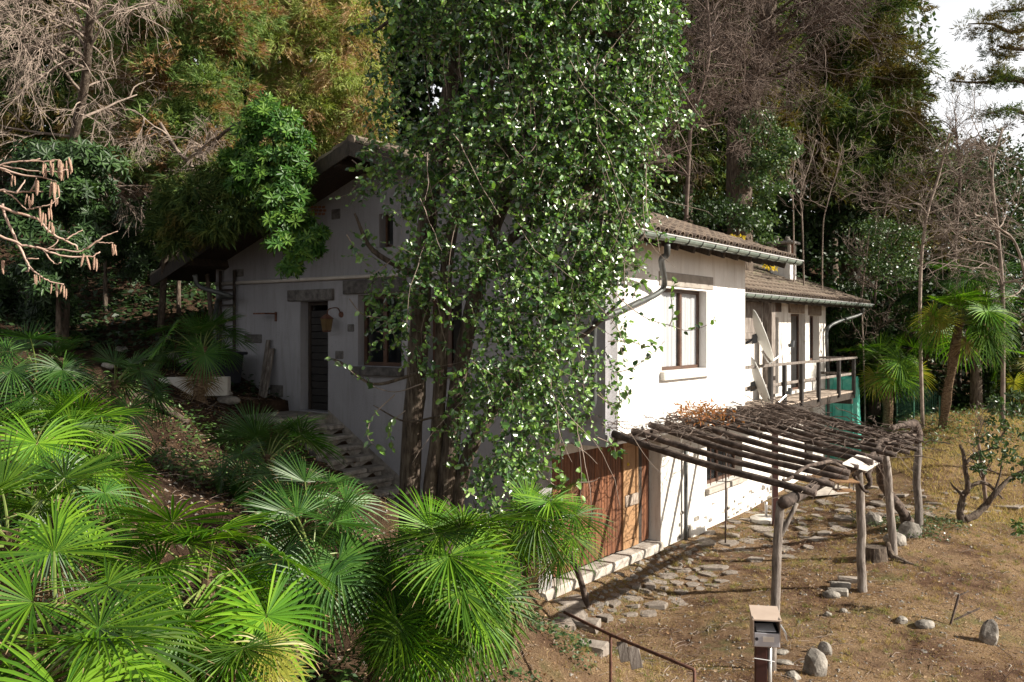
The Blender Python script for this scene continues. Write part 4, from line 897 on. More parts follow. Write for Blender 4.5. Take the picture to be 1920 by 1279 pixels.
# black bin, boards leaning and the white planter by the gable wall
g = A(*W(-.75, 8.55, 0)[:2], 0); g[2] = gz(g[0], g[1]) - .03; bn = thing('black_bin', g, 'black rectangular plastic container against the shaded wall', 'bin')
def frb(V): V = np.asarray(V, float); k = .86 + .14 * V[:, 2:3] / .62; return g + (V[:, :1] * k) * D1 + (V[:, 1:2] * k) * D2 + V[:, 2:3] * A(0, 0, 1)
a = Acc(); bbox(a, (-.35, -.42, 0), (.35, .42, .62), fr=frb, b=.03); a.build('bin_body', M['black'], bn); a = Acc(); bbox(a, (-.40, -.47, .60), (.40, .47, .66), fr=frb, b=.02); a.build('bin_rim', M['black'], bn)
for i, (px, h, w) in enumerate(((489, 1.15, .10), (496, 1.0, .12))):
    tt, _ = onL(px, 752, -.25); gg = W(-.28, tt, 0); gg[2] = gz(gg[0], gg[1]) - .03; a = Acc()
    c8 = np.array([W(-.28, tt - w / 2, gg[2]), W(-.28, tt + w / 2, gg[2]), W(-.24, tt + w / 2, gg[2]), W(-.24, tt - w / 2, gg[2]), W(-.08, tt - w / 2, gg[2] + h), W(-.08, tt + w / 2, gg[2] + h), W(-.045, tt + w / 2, gg[2] + h), W(-.045, tt - w / 2, gg[2] + h)])
    hexa(a, c8); a.build('leaning_board', M['greywood'], base=gg, cat='board', label=('taller grey board leaning on the wall beside the black bin' if i == 0 else 'shorter wider board leaning on the wall left of the dark front door'))
g = G(360, 745); pl = thing('planter', g, 'long pale concrete planter behind the small palm', 'planter')
def frp(V): return np.asarray(V, float) @ np.array(Matrix.Rotation(RAD(10), 3, 'Z')).T + g + A(0, .35, 0)
for lo, hi, nm in (((-.68, -.22, .0), (.55, -.17, .34), 'side_slab'), ((-.68, .17, .0), (.55, .22, .34), 'side_slab'), ((-.68, -.168, .0), (-.63, .168, .34), 'end_slab'), ((.50, -.168, .0), (.55, .168, .34), 'end_slab')):
    a = Acc(); bbox(a, lo, hi, fr=frp, b=.01); a.build(nm, M['whiteconc'], pl)
a = Acc(); box(a, (-.62, -.165, .02), (.49, .165, .28), fr=frp, jit=.02); a.build('soil', M['mortar'], pl)

# stone staircase along the gable wall
stc = thing('stone_staircase', W(-.6, 4.5, .6), 'rough grey stone steps descending along the shaded gable wall', 'stairs')
zs = dF[2] - .02; t = (dF[0] + dF[1]) / 2 + .75; i = 0
box(Acc(), (0, 0, 0), (1, 1, 1))
a = Acc(); bbox(a, (-1.25, dF[0] - .15, zs - .9), (-.004, dF[1] + .25, zs), fr=frW, b=.03); a.build('landing', M['stair'], stc)
t = dF[0] - .15; z = zs
sk = Acc()
while z > -.2 and i < 14:
    z -= .172; t1 = t - .262; e = 1.15 + rng.uniform(-.08, .08)
    for k in range(3):
        u0, u1 = -e + k * e / 3 + .01, -e + (k + 1) * e / 3 - .01
        if k == 2: u1 = -.004
        a = Acc(); bbox(a, (u0, t1 - .035 + rng.uniform(-.03, .02), z - .085 + rng.uniform(-.01, .01)), (u1, t + .10, z + rng.uniform(-.012, .012)), fr=frW, b=.018); a.build('tread_stone', M['stair'], stc)
    a = Acc(); bbox(a, (-e + .04, t1 + .02, z - .5), (-.006, t + .02, z - .088), fr=frW, b=.01); a.build('riser', M['stair'], stc)
    t = t1; i += 1
tb = t
a = Acc(); zz0 = zs + .30; hexa(a, np.array([W(-.02, tb + .2, -.1), W(-.004, tb + .2, -.1), W(-.004, dF[0] - .02, zs - .2), W(-.02, dF[0] - .02, zs - .2), W(-.02, tb + .2, z + .38), W(-.004, tb + .2, z + .38), W(-.004, dF[0] - .02, zs + .06), W(-.02, dF[0] - .02, zs + .06)])); a.build('skirting', M['stair'], stc)
# garden steps by the handrail
gst = thing('garden_steps', G(1085, 1200), 'broad flat grey stone steps at the head of the rusty handrail', 'steps')
for (px, py, w, d, rz, h) in ((1088, 1170, .62, .36, -18, .12), (1062, 1150, .5, .4, 20, .10), (1050, 1166, .36, .5, 10, .10), (1103, 1215, .45, .3, -25, .10), (1070, 1128, .5, .35, 30, .08)):
    g = G(px, py); R_ = np.array(Matrix.Rotation(RAD(rz), 3, 'Z')); a = Acc()
    bbox(a, (-w / 2, -d / 2, -.1), (w / 2, d / 2, h * .5), fr=lambda V: (np.asarray(V) + rng.normal(0, .012, np.shape(V))) @ R_.T + g, b=.03); a.build('step_stone', M['flag'], gst)

# ------------------------------------------------------------------ stones
def rock_acc(sx, sy, sz, seed, flat=0.0, sub=2):
    import bmesh
    bm = bmesh.new(); bmesh.ops.create_icosphere(bm, subdivisions=sub, radius=1)
    r = np.random.default_rng(seed); dirs = rdir2(r, 7); offs = r.uniform(.62, .95, 7)
    V = np.array([v.co[:] for v in bm.verts]); 
    for d, o in zip(dirs, offs):
        k = V @ d; V = V - np.maximum(k - o, 0)[:, None] * d
    V = V * (1 + r.normal(0, .025, (len(V), 1))); V[:, 2] = np.where(V[:, 2] > 0, V[:, 2] * (1 - flat), V[:, 2])
    Fq = np.array([[v.index for v in f.verts] for f in bm.faces]); bm.free(); a = Acc(); a.add(V * A(sx, sy, sz), Fq, .5); return a
def rdir2(r, n): v = r.normal(0, 1, (n, 3)); return v / np.linalg.norm(v, axis=1)[:, None]
cob = [rock_acc(1, .8, .55, 10 + i, sub=1).mesh('cobble', M['rock'], smooth=False) for i in range(6)]
def slab_mesh(seed):
    r = np.random.default_rng(seed); n = r.integers(5, 8); th = np.sort((np.arange(n) + r.uniform(-.28, .28, n)) / n * 2 * math.pi); rr = r.uniform(.8, 1.08, n); a = Acc()
    o = np.stack([rr * np.cos(th), rr * np.sin(th)], 1); top = np.c_[o * .93, np.full(n, 1.) + r.uniform(-.15, .15, n)]; mid = np.c_[o, np.full(n, .6)]; bot = np.c_[o, np.full(n, -2.)]; V = np.vstack([top, mid, bot, [[0, 0, 1.08]]])
    F4 = [[k, n + k, n + (k + 1) % n, (k + 1) % n][::1] for k in range(n)] + [[n + k, 2 * n + k, 2 * n + (k + 1) % n, n + (k + 1) % n] for k in range(n)]
    a.add(V, [q[::1] for q in F4], .5); a.V.append(np.zeros((0, 3))); a.Fc.append(np.array([[k, (k + 1) % n, 3 * n] for k in range(n)])); a.R.append(np.full(n, .5)); a.M.append(np.full(n, 0, int)); return a.mesh('flagstone', M['flag'])
slb = [slab_mesh(50 + i) for i in range(8)]
def inpoly(x, y, P):
    c = False; j = len(P) - 1
    for i in range(len(P)):
        if (P[i][1] > y) != (P[j][1] > y) and x < (P[j][0] - P[i][0]) * (y - P[i][1]) / (P[j][1] - P[i][1]) + P[i][0]: c = not c
        j = i
    return c
def qz(a, tilt=.06): return (Matrix.Rotation(a, 3, 'Z') @ Matrix.Rotation(rng.normal(0, tilt), 3, 'X') @ Matrix.Rotation(rng.normal(0, tilt), 3, 'Y')).to_quaternion()
def pave(name, poly, n, rmin, rmax, meshes, thick, label, piece, gap=.86, dens=None):
    """stones packed side by side over a patch of ground"""
    gp = [G(*q)[:2] for q in poly]; X = [q[0] for q in gp]; Y = [q[1] for q in gp]
    root = bpy.data.objects.new(name, None); col.objects.link(root); root.location = (np.mean(X), np.mean(Y), gz(np.mean(X), np.mean(Y))); tag(root, label, kind='structure')
    pts = []; tries = 0
    while len(pts) < n and tries < 9000:
        tries += 1; x, y = rng.uniform(min(X), max(X)), rng.uniform(min(Y), max(Y)); s_, t_ = st_of(x, y)
        if not inpoly(x, y, gp) or t_ > LOW - .12: continue
        r = rng.uniform(rmin, rmax) * (1 if tries < 3000 else .6)
        if all((x - a) ** 2 + (y - b) ** 2 > ((r + c) * gap) ** 2 for a, b, c in pts): pts.append((x, y, r))
    for i, (x, y, r) in enumerate(pts):
        inst(piece, meshes[rng.integers(len(meshes))], root, (x, y, gz(x, y) + rng.uniform(-.012, .006) - (0 if thick else r * .18)), rot=qz(rng.uniform(0, 6.28)), scale=(r * rng.uniform(.9, 1.15), r * rng.uniform(.75, 1.0), thick * rng.uniform(.7, 1.2) if thick else r))
    return root
pave('cobbled_strip', [(1075, 1120), (1255, 1028), (1330, 1010), (1345, 1035), (1250, 1075), (1190, 1110), (1130, 1150), (1080, 1150)], 130, .06, .14, cob, 0, 'band of rounded cobbles along the garage threshold', 'cobble', .80)
pave('crazy_paving', [(1080, 1155), (1140, 1120), (1200, 1085), (1280, 1060), (1360, 1060), (1375, 1085), (1300, 1110), (1240, 1150), (1150, 1165)], 46, .14, .30, slb, .022, 'irregular grey paving set in earth before the garage', 'flagstone', .88)
pave('stepping_path', [(1255, 1025), (1330, 965), (1420, 925), (1560, 905), (1700, 920), (1880, 925), (1900, 955), (1760, 965), (1600, 975), (1520, 1035), (1430, 1055), (1350, 1030)], 95, .18, .42, slb, .016, 'worn flagstone path running under the pergola across the dry grass', 'flagstone', .98)
def rock(px, py, sx, sy, sz, seed, label, rz=0, sink=.3, mat='rock', name='rock', cat='rock', tilt=0, group=None):
    g = G(px, py); a = rock_acc(sx, sy, sz, seed, sub=3); o = bpy.data.objects.new(name, a.mesh(name, M[mat])); col.objects.link(o)
    o.location = g + A(0, sy * .6, sz * (1 - sink) - sz * .3); o.rotation_euler = (tilt, 0, RAD(rz)); tag(o, label, cat, group); return o
rock(1532, 1268, .17, .15, .22, 1, 'rounded beige boulder right of the mailbox post', 10)
rock(1548, 1228, .10, .06, .12, 2, 'slim white stone leaning behind the rounded beige boulder', -30)
rock(1682, 1025, .24, .16, .17, 3, 'large grey boulder between the second and third pergola posts', 0)
rock(1708, 1008, .22, .08, .24, 4, 'upright flat grey slab of stone behind the third pergola post', -10)
rock(1640, 985, .2, .15, .2, 17, 'mossy stone at the foot of the ivy behind the pergola posts')
rock(1858, 1212, .15, .11, .27, 5, 'tall pale-topped stone on the slope at the right edge', 15, tilt=.2)
rock(1738, 1178, .16, .12, .08, 6, 'half-buried flat stone in the middle of the right slope', 20)
rock(1693, 1172, .10, .10, .07, 7, 'small round grey stone left of the half-buried flat stone')
rock(1553, 1157, .07, .06, .05, 8, 'small pale stone below the pile of bricks and stones')
rock(1583, 1150, .06, .05, .04, 9, 'smaller brownish stone below the pile of bricks and stones')
rock(1466, 1228, .12, .10, .03, 11, 'flat pale stone right of the mailbox post', 20)
rock(1474, 1248, .13, .08, .03, 12, 'second flat stone nearer than the pale one by the mailbox post', -20)
rock(1490, 1275, .10, .10, .06, 13, 'small stone at the bottom edge left of the beige boulder')
for i, (px, py, s_) in enumerate(((318, 672, .22), (345, 690, .2), (310, 640, .14), (225, 660, .13), (200, 690, .12))):
    rock(px, py, s_, s_ * .8, s_ * .7, 30 + i, ['grey stone behind the left end of the pale planter', 'mossy stone against the pale planter', 'pale stone higher on the bare slope behind the planter', 'small rock on the dark slope among young palms', 'small rock lowest on the dark slope left of the planter'][i])
rock(425, 757, .22, .16, .1, 36, 'flat stone lying under the black bin'); rock(405, 745, .3, .16, .1, 37, 'pale block under the right end of the planter')
g0_ = G(1700, 1180); ss = bpy.data.objects.new('stony_slope', None); col.objects.link(ss); ss.location = Vector(g0_); tag(ss, 'small half-buried stones dotting the lower right slope', kind='structure')
for i in range(13):
    q = G(rng.uniform(1500, 1890), rng.uniform(1100, 1270)); r_ = rng.uniform(.035, .085); inst('stone', cob[rng.integers(6)], ss, q - A(0, 0, r_ * .25), rot=qz(rng.uniform(0, 6.28)), scale=(r_ * 1.2, r_, r_ * .8))
# pile of bricks and flat stones on the lawn
for i, (px, py, w, d, h, rz, m_, lb) in enumerate(((1590, 1092, .34, .18, .08, -18, 'flag', 'thin dark slab at the back of the stone pile'), (1575, 1104, .32, .13, .10, -20, 'rock', 'grey block in the middle of the stone pile'), (1572, 1116, .30, .16, .10, -14, 'rock', 'pale block at the front of the stone pile'))):
    g = G(px, py); R_ = np.array(Matrix.Rotation(RAD(rz), 3, 'Z')); a = Acc(); bbox(a, (-w / 2, -d / 2, -.05), (w / 2, d / 2, h), fr=lambda V: (np.asarray(V) + rng.normal(0, .006, np.shape(V))) @ R_.T + g, b=.02); a.build('stone_block', M[m_], base=g, cat='stone', label=lb)
rock(1562, 1122, .15, .11, .09, 15, 'rounded grey stone at the front left of the stone pile')
# stump and dark root
g = G(1640, 1050); a = Acc(); tubes(a, np.array([g + A(0, 0, -.1), g + A(0, 0, .05), g + A(0, 0, .24)]), np.array([.27, .23, .20]), 14, caps=True); a.build('tree_stump', M['bark'], base=g, cat='stump', label='low sawn tree stump between the second and third pergola posts')
g = G(1668, 1050); a = Acc(); tube(a, [g + A(.0, .1, .3), g + A(.05, 0, .08), g + A(.25, -.15, -.02), g + A(.4, -.3, -.05)], [.04, .07, .05, .02], 8, 4, rough=.15); a.build('dead_root', M['bark'], base=g, cat='root', label='dark dead root at the foot of the third pergola post')
# sticks on the slope
for i, (p, q, r, lb) in enumerate((((1782, 1172), (1798, 1115), .018, 'brown stick standing on the right slope'), ((1790, 1163), (1838, 1140), .015, 'stick lying aslant on the right slope'), ((1798, 1118), (1816, 1108), .012, 'short stick resting on top of the standing brown stick'))):
    g = G(*p); e = U(q[0], q[1], g[1] + .05); a = Acc(); tube(a, [g, e], r, 6); a.build('stick', M['vinewood'], base=g, cat='stick', label=lb)
# fallen log on the bare slope
p0, p1 = G(236, 742), G(352, 797); a = Acc(); tube(a, [p0 + A(0, 0, .04), (p0 + p1) / 2 + A(0, 0, .08), p1 + A(0, 0, .03)], [.06, .07, .05], 10, 5, rough=.06); a.build('fallen_log', M['bark'], base=p0, cat='log', label='brown log lying on the bare earth left of the steps', smooth=True)
# green wire fence with its posts on the bank
fc = thing('wire_fence', G(1720, 790), 'green wire mesh fence with thin posts on the grassy bank', 'fence')
fp = [(1681, 712, 795), (1713, 712, 786), (1762, 742, 800)]
fpos = []
for px, y0, y1 in fp:
    g = G(px, y1); top = U(px, y0, g[1]); fpos.append((g, top)); a = Acc(); tube(a, [g - A(0, 0, .1), top], .025, 6); a.build('post', M['green_wire'], fc)
a = Acc(); L = []
for (g0, t0), (g1, t1) in zip(fpos[:-1], fpos[1:]):
    for u in np.linspace(0, 1, 10): L.append([g0 + (t0 - g0) * u, g1 + (t1 - g1) * u])
    for u in np.linspace(0, 1, 16)[1:-1]: L.append([g0 + (g1 - g0) * u, t0 + (t1 - t0) * u])
tubes(a, np.array(L), .0035, 3); a.build('wire_mesh', M['green_wire'], fc, kind='stuff')
# ------------------------------------------------------------------ big leaning evergreen in front of the house
big = thing('evergreen_tree', A(-.95, 10.6, gz(-.95, 10.6)), 'tall glossy-leaved evergreen with several trunks before the house corner', 'tree')
def trunk(acc, pts, r, sides=12, n=5, rough=.05): tube(acc, pts, r, sides, n, rough=rough)
YT = 10.6
for pts, r in (([(772, 1060), (768, 930), (772, 820), (782, 690), (790, 560), (800, 420), (830, 250), (860, 60), (880, -120)], [.15, .135, .125, .12, .115, .11, .10, .08, .06]),
               ([(812, 1060), (806, 930), (818, 830), (826, 700), (832, 560), (850, 420), (900, 240), (940, 40), (960, -120)], [.10, .09, .08, .08, .075, .07, .06, .05, .04]),
               ([(838, 1060), (836, 940), (846, 830), (862, 700), (890, 560), (930, 420), (990, 260), (1040, 60), (1060, -100)], [.13, .12, .11, .10, .09, .08, .07, .06, .05]),
               ([(858, 1060), (858, 940), (880, 850), (930, 760), (985, 690), (1040, 600), (1090, 470), (1130, 300), (1160, 100)], [.10, .09, .08, .075, .07, .06, .05, .04, .03])):
    a = Acc(); trunk(a, [U(x, y, YT + .15 * math.sin(i)) for i, (x, y) in enumerate(pts)], r); a.build('trunk', M['bark'], big, smooth=True)
ly = [-160, 0, 100, 200, 280, 350, 450, 550, 650, 720, 800, 860, 930, 975]
lx = [700, 680, 680, 668, 655, 650, 655, 668, 700, 740, 780, 850, 875, 880]
rx = [1300, 1290, 1292, 1285, 1268, 1240, 1212, 1205, 1175, 1160, 1120, 1010, 950, 945]
def dens(px, py):
    l, r = np.interp(py, ly, lx), np.interp(py, ly, rx)
    if px < l + 70 * vnoise(0, py, 1 / 38., 3) + 14 or px > r + 80 * vnoise(5, py, 1 / 34., 7) - 14: return 0
    e = min(1, (px - l) / 130 + .22, (r - px) / 60 + .3); d = 1.0
    if px < 850: d = .7
    if py > 330 and px < 790: d = .42
    if py > 460 and px < 870: d = .45
    if py > 620 and px < 870: d = .22
    if py > 600 and px >= 870: d = 1.0
    if py > 600 and px > 1010: d = .5
    if py > 760 and px > 990: d = .30
    if px > 1130 and py > 480: d = .55
    g_ = vnoise(px, py, 1 / 55., 9) + .5 * vnoise(px, py, 1 / 22., 5)
    return e * d * np.clip(.9 + 3.2 * g_, .04, 1.25)
crown = Acc(); twigs = Acc(); TW = []; LP = []; LD = []; LN = []; LL = []
while len(TW) < 4700:
    px, py = rng.uniform(600, 1310), rng.uniform(-160, 980)
    if rng.random() * 1.25 > dens(px, py): continue
    l, r = np.interp(py, ly, lx), np.interp(py, ly, rx); c_ = (px - (l + r) / 2) / ((r - l) / 2); w = math.sqrt(max(.05, 1 - c_ * c_))
    Y = YT - w * 1.25 + abs(rng.normal(0, .55)) * w * 1.2
    if px > 1000 and py > 330: Y = min(Y, 11.0)
    p = U(px, py, min(Y, 11.7)); n = 8; ln = rng.uniform(.22, .5)
    hang = rng.random() < .6; d = unit(A(rng.normal(0, .6), rng.normal(-.2, .5), -1.0 if hang else rng.uniform(-.3, .9)))
    pts = []; q = p.copy()
    for k in range(n): pts.append(q.copy()); q = q + d * ln / (n - 1); d = unit(d + rng.normal(0, .12, 3) + A(0, 0, .06 if hang else -.02))
    TW.append(pts); m_ = rng.integers(9, 15)
    vig = rng.uniform(.65, 1.25)
    for k in range(m_):
        u = k / m_; b = pts[min(n - 2, int(u * (n - 1)))] + (pts[min(n - 1, int(u * (n - 1)) + 1)] - pts[min(n - 2, int(u * (n - 1)))]) * ((u * (n - 1)) % 1)
        LP.append(b); LD.append(unit(d * .5 + rng.normal(0, .75, 3) + A(0, 0, -.15))); LN.append(rng.normal(0, .42, 3) + A(.5, -.62, .40)); LL.append(rng.uniform(.038, .075) * vig)
tubes(twigs, np.array(TW), np.linspace(1, .4, 8)[None] * rng.uniform(.0025, .006, (len(TW), 1)), 3)
# inner leaves that fill the depth of the crown
LL = np.array(LL); leaves(crown, np.array(LP), np.array(LD), unit(np.array(LN)), LL, LL * rng.uniform(.56, .76, len(LL)), .16, ua=.2, ub=.82)
crown.build('crown', M['holly'], big, kind='stuff'); twigs.build('twigs', M['darktwig'], big, kind='stuff')
# long bare shoots that hang or criss-cross in front of the crown
a = Acc(); L = []
for i in range(110):
    while True:
        px, py = rng.uniform(780, 1260), rng.uniform(-100, 850)
        if dens(px, py) > .3: break
    p = U(px, py, rng.uniform(9.3, 10.2)); d = unit(A(rng.normal(0, .5), rng.normal(0, .2), -1)); ln = rng.uniform(.5, 1.5); P = []
    for k in range(10): P.append(p.copy()); p = p + d * ln / 9; d = unit(d + rng.normal(0, .13, 3) + A(0, 0, -.02))
    L.append(P)
tubes(a, np.array(L), np.linspace(1, .5, 10)[None] * rng.uniform(.0025, .005, (110, 1)), 4); a.build('long_shoots', M['paletwig'], big, kind='stuff')
# boughs inside the crown
for pts, r in (([(790, 520), (700, 470), (665, 400)], .03), ([(782, 700), (700, 720), (640, 680), (615, 672)], .016), ([(826, 780), (760, 790), (700, 760)], .012), ([(900, 500), (1020, 400), (1150, 330), (1250, 300)], .045), ([(860, 60), (760, 30), (700, 60)], .03), ([(850, 120), (900, 200), (960, 300)], .03), ([(985, 690), (1080, 640), (1170, 560)], .03), ([(940, 100), (1080, 60), (1230, 80)], .04), ([(1040, 600), (1150, 500), (1210, 440)], .025)):
    a = Acc(); trunk(a, [U(x, y, 10.3 - .1 * i) for i, (x, y) in enumerate(pts)], [r * 1.3, r, r * .5], 8, 6, .06); a.build('bough', M['bark'], big, smooth=True)
# outlying sprays: every leaf its own piece
def leaf1(seed, L=1.0):
    a = Acc(); n = 7; u = np.linspace(0, 1, n); w = .33 * np.sin(np.pi * u ** .8) + .0; V = []
    for i in range(n): z = -.12 * u[i] ** 2 + .02 * math.sin(seed + i); V += [(u[i], -w[i], .10 * w[i] / .33 + z), (u[i], 0, z), (u[i], w[i], .10 * w[i] / .33 + z)]
    Fq = []
    for i in range(n - 1): Fq += [[3 * i, 3 * i + 3, 3 * i + 4, 3 * i + 1], [3 * i + 1, 3 * i + 4, 3 * i + 5, 3 * i + 2]]
    a.add(V, Fq, rng.uniform(.2, 1)); return a.mesh('leaf', M['holly'], smooth=True)
lv = [leaf1(i) for i in range(5)]
sprays = [[(1150, 548), (1180, 575), (1215, 598), (1255, 610), (1290, 620), (1325, 610), (1350, 594)], [(1255, 612), (1262, 590), (1258, 550), (1268, 525)], [(1150, 700), (1185, 690), (1215, 670), (1246, 640)], [(1140, 640), (1180, 640), (1215, 650), (1235, 632)],
          [(1160, 480), (1195, 500), (1225, 470)], [(1120, 740), (1150, 760), (1175, 745), (1178, 730)], [(790, 720), (740, 735), (690, 720), (650, 690), (614, 670)], [(740, 740), (700, 780), (690, 820), (720, 850)], [(760, 770), (730, 800), (740, 850)],
          [(985, 720), (1015, 790), (1050, 840), (1052, 930), (1055, 975), (1088, 1035)], [(1080, 780), (1088, 860), (1090, 905), (1085, 960)], [(985, 850), (1005, 870), (1040, 880), (1060, 905)], [(1040, 790), (1075, 800), (1105, 820)], [(1020, 895), (1045, 912), (1062, 900)], [(960, 850), (985, 880), (1005, 892)],
          [(1185, 560), (1200, 530), (1215, 545)], [(1120, 820), (1150, 835), (1155, 855), (1168, 845)], [(650, 440), (668, 470), (690, 500)], [(655, 560), (680, 590), (720, 600), (745, 640)], [(660, 300), (690, 320), (720, 300)], [(1070, 830), (1100, 850), (1120, 870)], [(1085, 905), (1110, 903), (1125, 895)], [(750, 470), (720, 500), (690, 520)]]
nl = 0
for k, sp in enumerate(sprays):
    P = spline([U(x, y, 10.0 - .05 * k % .4) for x, y in sp], 5); a = Acc(); tubes(a, P, np.linspace(.007, .0025, len(P)), 5); a.build('shoot', M['paletwig'], big)
    hanging = sp[-1][1] > 950 or (sp[0][0] < 1100 and sp[0][1] > 700 and len(sp) > 4)
    m_ = 15
    for i in range(m_):
        if nl >= 295: break
        u = (.25 if not hanging else .45) + (.75 if not hanging else .55) * (i + rng.random()) / m_; q = P[int(u * (len(P) - 1))]; tq = P[min(len(P) - 1, int(u * (len(P) - 1)) + 1)] - P[max(0, int(u * (len(P) - 1)) - 1)]
        d = unit(unit(tq) * .5 + rng.normal(0, .6, 3)); nn = unit(rng.normal(0, .5, 3) + A(.2, -.4, .7)); s_ = unit(np.cross(nn, d)); nn = np.cross(d, s_)
        mt = Matrix(((d[0], s_[0], nn[0]), (d[1], s_[1], nn[1]), (d[2], s_[2], nn[2]))).to_quaternion(); inst('leaf', lv[rng.integers(5)], big, q + rng.normal(0, .008, 3), rot=mt, scale=rng.uniform(.06, .10)); nl += 1

# ------------------------------------------------------------------ generic foliage makers
def lobes_in(ctr, rad, n, r0, r1, seed, top=1.0):
    r = np.random.default_rng(seed); d = rdir2(r, n); k = r.uniform(.45, .95, n)[:, None]
    c = ctr + d * k * rad; return c, r.uniform(r0, r1, n)
def foliage(acc, lobes, per, fn, cull=True):
    """points near the outer skin of many small lobes, facing outward"""
    C_, R_ = lobes; P = []; N = []
    for c, r in zip(C_, R_):
        d = rdir(per); d[:, 2] = np.where(d[:, 2] < -.3, -d[:, 2] * .5, d[:, 2]); d = unit(d)
        P.append(c + d * r * (rng.uniform(.55, 1.05, (per, 1)))); N.append(d)
    P = np.concatenate(P); N = np.concatenate(N); fn(acc, P, N)
def f_spray(L, Wd, k=7, droop=.35, spread=.55):        # feathery conifer sprays
    def fn(acc, P, N):
        n = len(P); base = unit(N + rng.normal(0, .35, (n, 3)) + A(0, 0, -droop)); rn = rng.random(n)
        for j in range(k):
            u = (j + .5) / k; d = unit(base + rng.normal(0, spread, (n, 3)) * (1 - .4 * u) + A(0, 0, -.12)); s = unit(np.cross(d, rdir(n)))
            blades(acc, P + base * L * u * .8, d, s, L * rng.uniform(.35, .75, n), Wd * rng.uniform(.7, 1.3, n), np.clip(rn + rng.normal(0, .15, n), 0, 1))
    return fn
def f_leaf(L, Wr, up=.3):
    def fn(acc, P, N):
        n = len(P); d = unit(rng.normal(0, .8, (n, 3)) + N * .5 + A(0, 0, -.25)); nn = unit(N * .7 + rng.normal(0, .5, (n, 3)) + A(0, 0, up)); l = L * rng.uniform(.7, 1.3, n)
        leaves(acc, P, d, nn, l, l * Wr, .15)
    return fn
def f_quad(L, Wr, up=.3):
    def fn(acc, P, N):
        n = len(P); d = unit(rng.normal(0, .8, (n, 3)) + N * .4 + A(0, 0, -.2)); s = unit(np.cross(d, unit(N + rng.normal(0, .6, (n, 3)) + A(0, 0, up)))); l = L * rng.uniform(.7, 1.3, n)
        quads4(acc, P, d, s, l, l * Wr)
    return fn
def f_whorl(L, Wr, k=8):                                # rosettes of long leaves (rhododendron)
    def fn(acc, P, N):
        n = len(P); ax = unit(N + rng.normal(0, .3, (n, 3)) + A(.1, -.2, .25)); x = unit(np.cross(ax, rdir(n))); y = np.cross(ax, x); rn = rng.random(n)
        for j in range(k):
            q = 2 * math.pi * j / k + rng.uniform(-.2, .2, n); o = x * np.cos(q)[:, None] + y * np.sin(q)[:, None]; d = unit(o + ax * rng.uniform(-.25, .45, (n, 1)))
            l = L * rng.uniform(.75, 1.15, n); leaves(acc, P + d * .012, d, ax, l, l * Wr, .12, np.clip(rn + rng.normal(0, .12, n), 0, 1))
    return fn
def grow(rs, p, d, ln, r, lev, out, maxlev, nch=(3, 5), grav=-.0, wig=.16, spread=.75, decay=.62):
    """a limb and its side limbs; polylines of 7 points"""
    K = 7; P = [p.copy()]; q = p.copy()
    for k in range(K - 1): d = unit(d + rs.normal(0, wig, 3) + A(0, 0, grav)); q = q + d * ln / (K - 1); P.append(q.copy())
    out.append((np.array(P), r, lev))
    if lev >= maxlev: return
    for j in range(rs.integers(*nch)):
        u = rs.uniform(.25, 1.0); i = min(K - 2, int(u * (K - 1))); b = P[i] + (P[i + 1] - P[i]) * (u * (K - 1) - i)
        dd = unit(unit(P[i + 1] - P[i]) + rs.normal(0, spread, 3)); grow(rs, b, dd, ln * decay * rs.uniform(.7, 1.2), r * .55, lev + 1, out, maxlev, nch, grav, wig, spread, decay)
def bare_tree(name, base, label, cat, trunkpts, r, seed, mat, first, maxlev, ln, nch, grav=0., wig=.16, spread=.75, tipr=.0035, group=None, twm=None, bias=None, decay=.62, trm=None):
    rs = np.random.default_rng(seed); root = thing(name, base, label, cat, group)
    P = spline(trunkpts, 6); a = Acc(); R_ = np.interp(np.linspace(0, 1, len(P)), np.linspace(0, 1, len(r)), r); tubes(a, P, R_ * (1 + rs.uniform(-.05, .05, len(P))), 10, caps=True); a.build('trunk', trm or mat, root, smooth=True)
    out = []
    for j in range(first):
        u = rs.uniform(.25, 1); i = min(len(P) - 2, int(u * (len(P) - 1))); dd = rdir2(rs, 1)[0]; dd[2] = abs(dd[2]) * .6 + .1
        if bias is not None: dd = unit(dd + bias)
        grow(rs, P[i], dd, ln * rs.uniform(.7, 1.2), R_[i] * .5, 1, out, maxlev, nch, grav, wig, spread, decay)
    a = Acc(); b = Acc()
    for lev in range(1, maxlev + 1):
        o = [x for x in out if x[2] == lev]
        if not o: continue
        cap = tipr * (9, 9, 4.2, 2.0, 1.0, .8)[lev]
        PP = np.array([x[0] for x in o]); RR = np.maximum(np.minimum(np.array([x[1] for x in o]), cap)[:, None] * np.linspace(1, .4, 7)[None], tipr * .7)
        tubes(a if lev == 1 else b, PP, RR, 6 if lev == 1 else (4 if lev == 2 else 3))
    a.build('limbs', mat, root, smooth=True, kind='stuff'); b.build('twigs', twm or mat, root, kind='stuff'); return root, out
def leafy(name, base, label, cat, lobes, per, fn, mat, trunkpts=None, tr=None, group=None, barkm=None):
    root = thing(name, base, label, cat, group); a = Acc(); foliage(a, lobes, per, fn); a.build('crown', mat, root, kind='stuff')
    if trunkpts is not None: b = Acc(); tube(b, trunkpts, tr, 8, 5, rough=.06); b.build('trunk', barkm or M['bark'], root, smooth=True)
    return root
def lobes_px(pts, seed):                   # lobes given as (px, py, depth, radius in px)
    rs = np.random.default_rng(seed); C_ = []; R_ = []
    for px, py, Y, r in pts: C_.append(U(px, py, Y)); R_.append(r / F * Y)
    return np.array(C_), np.array(R_)
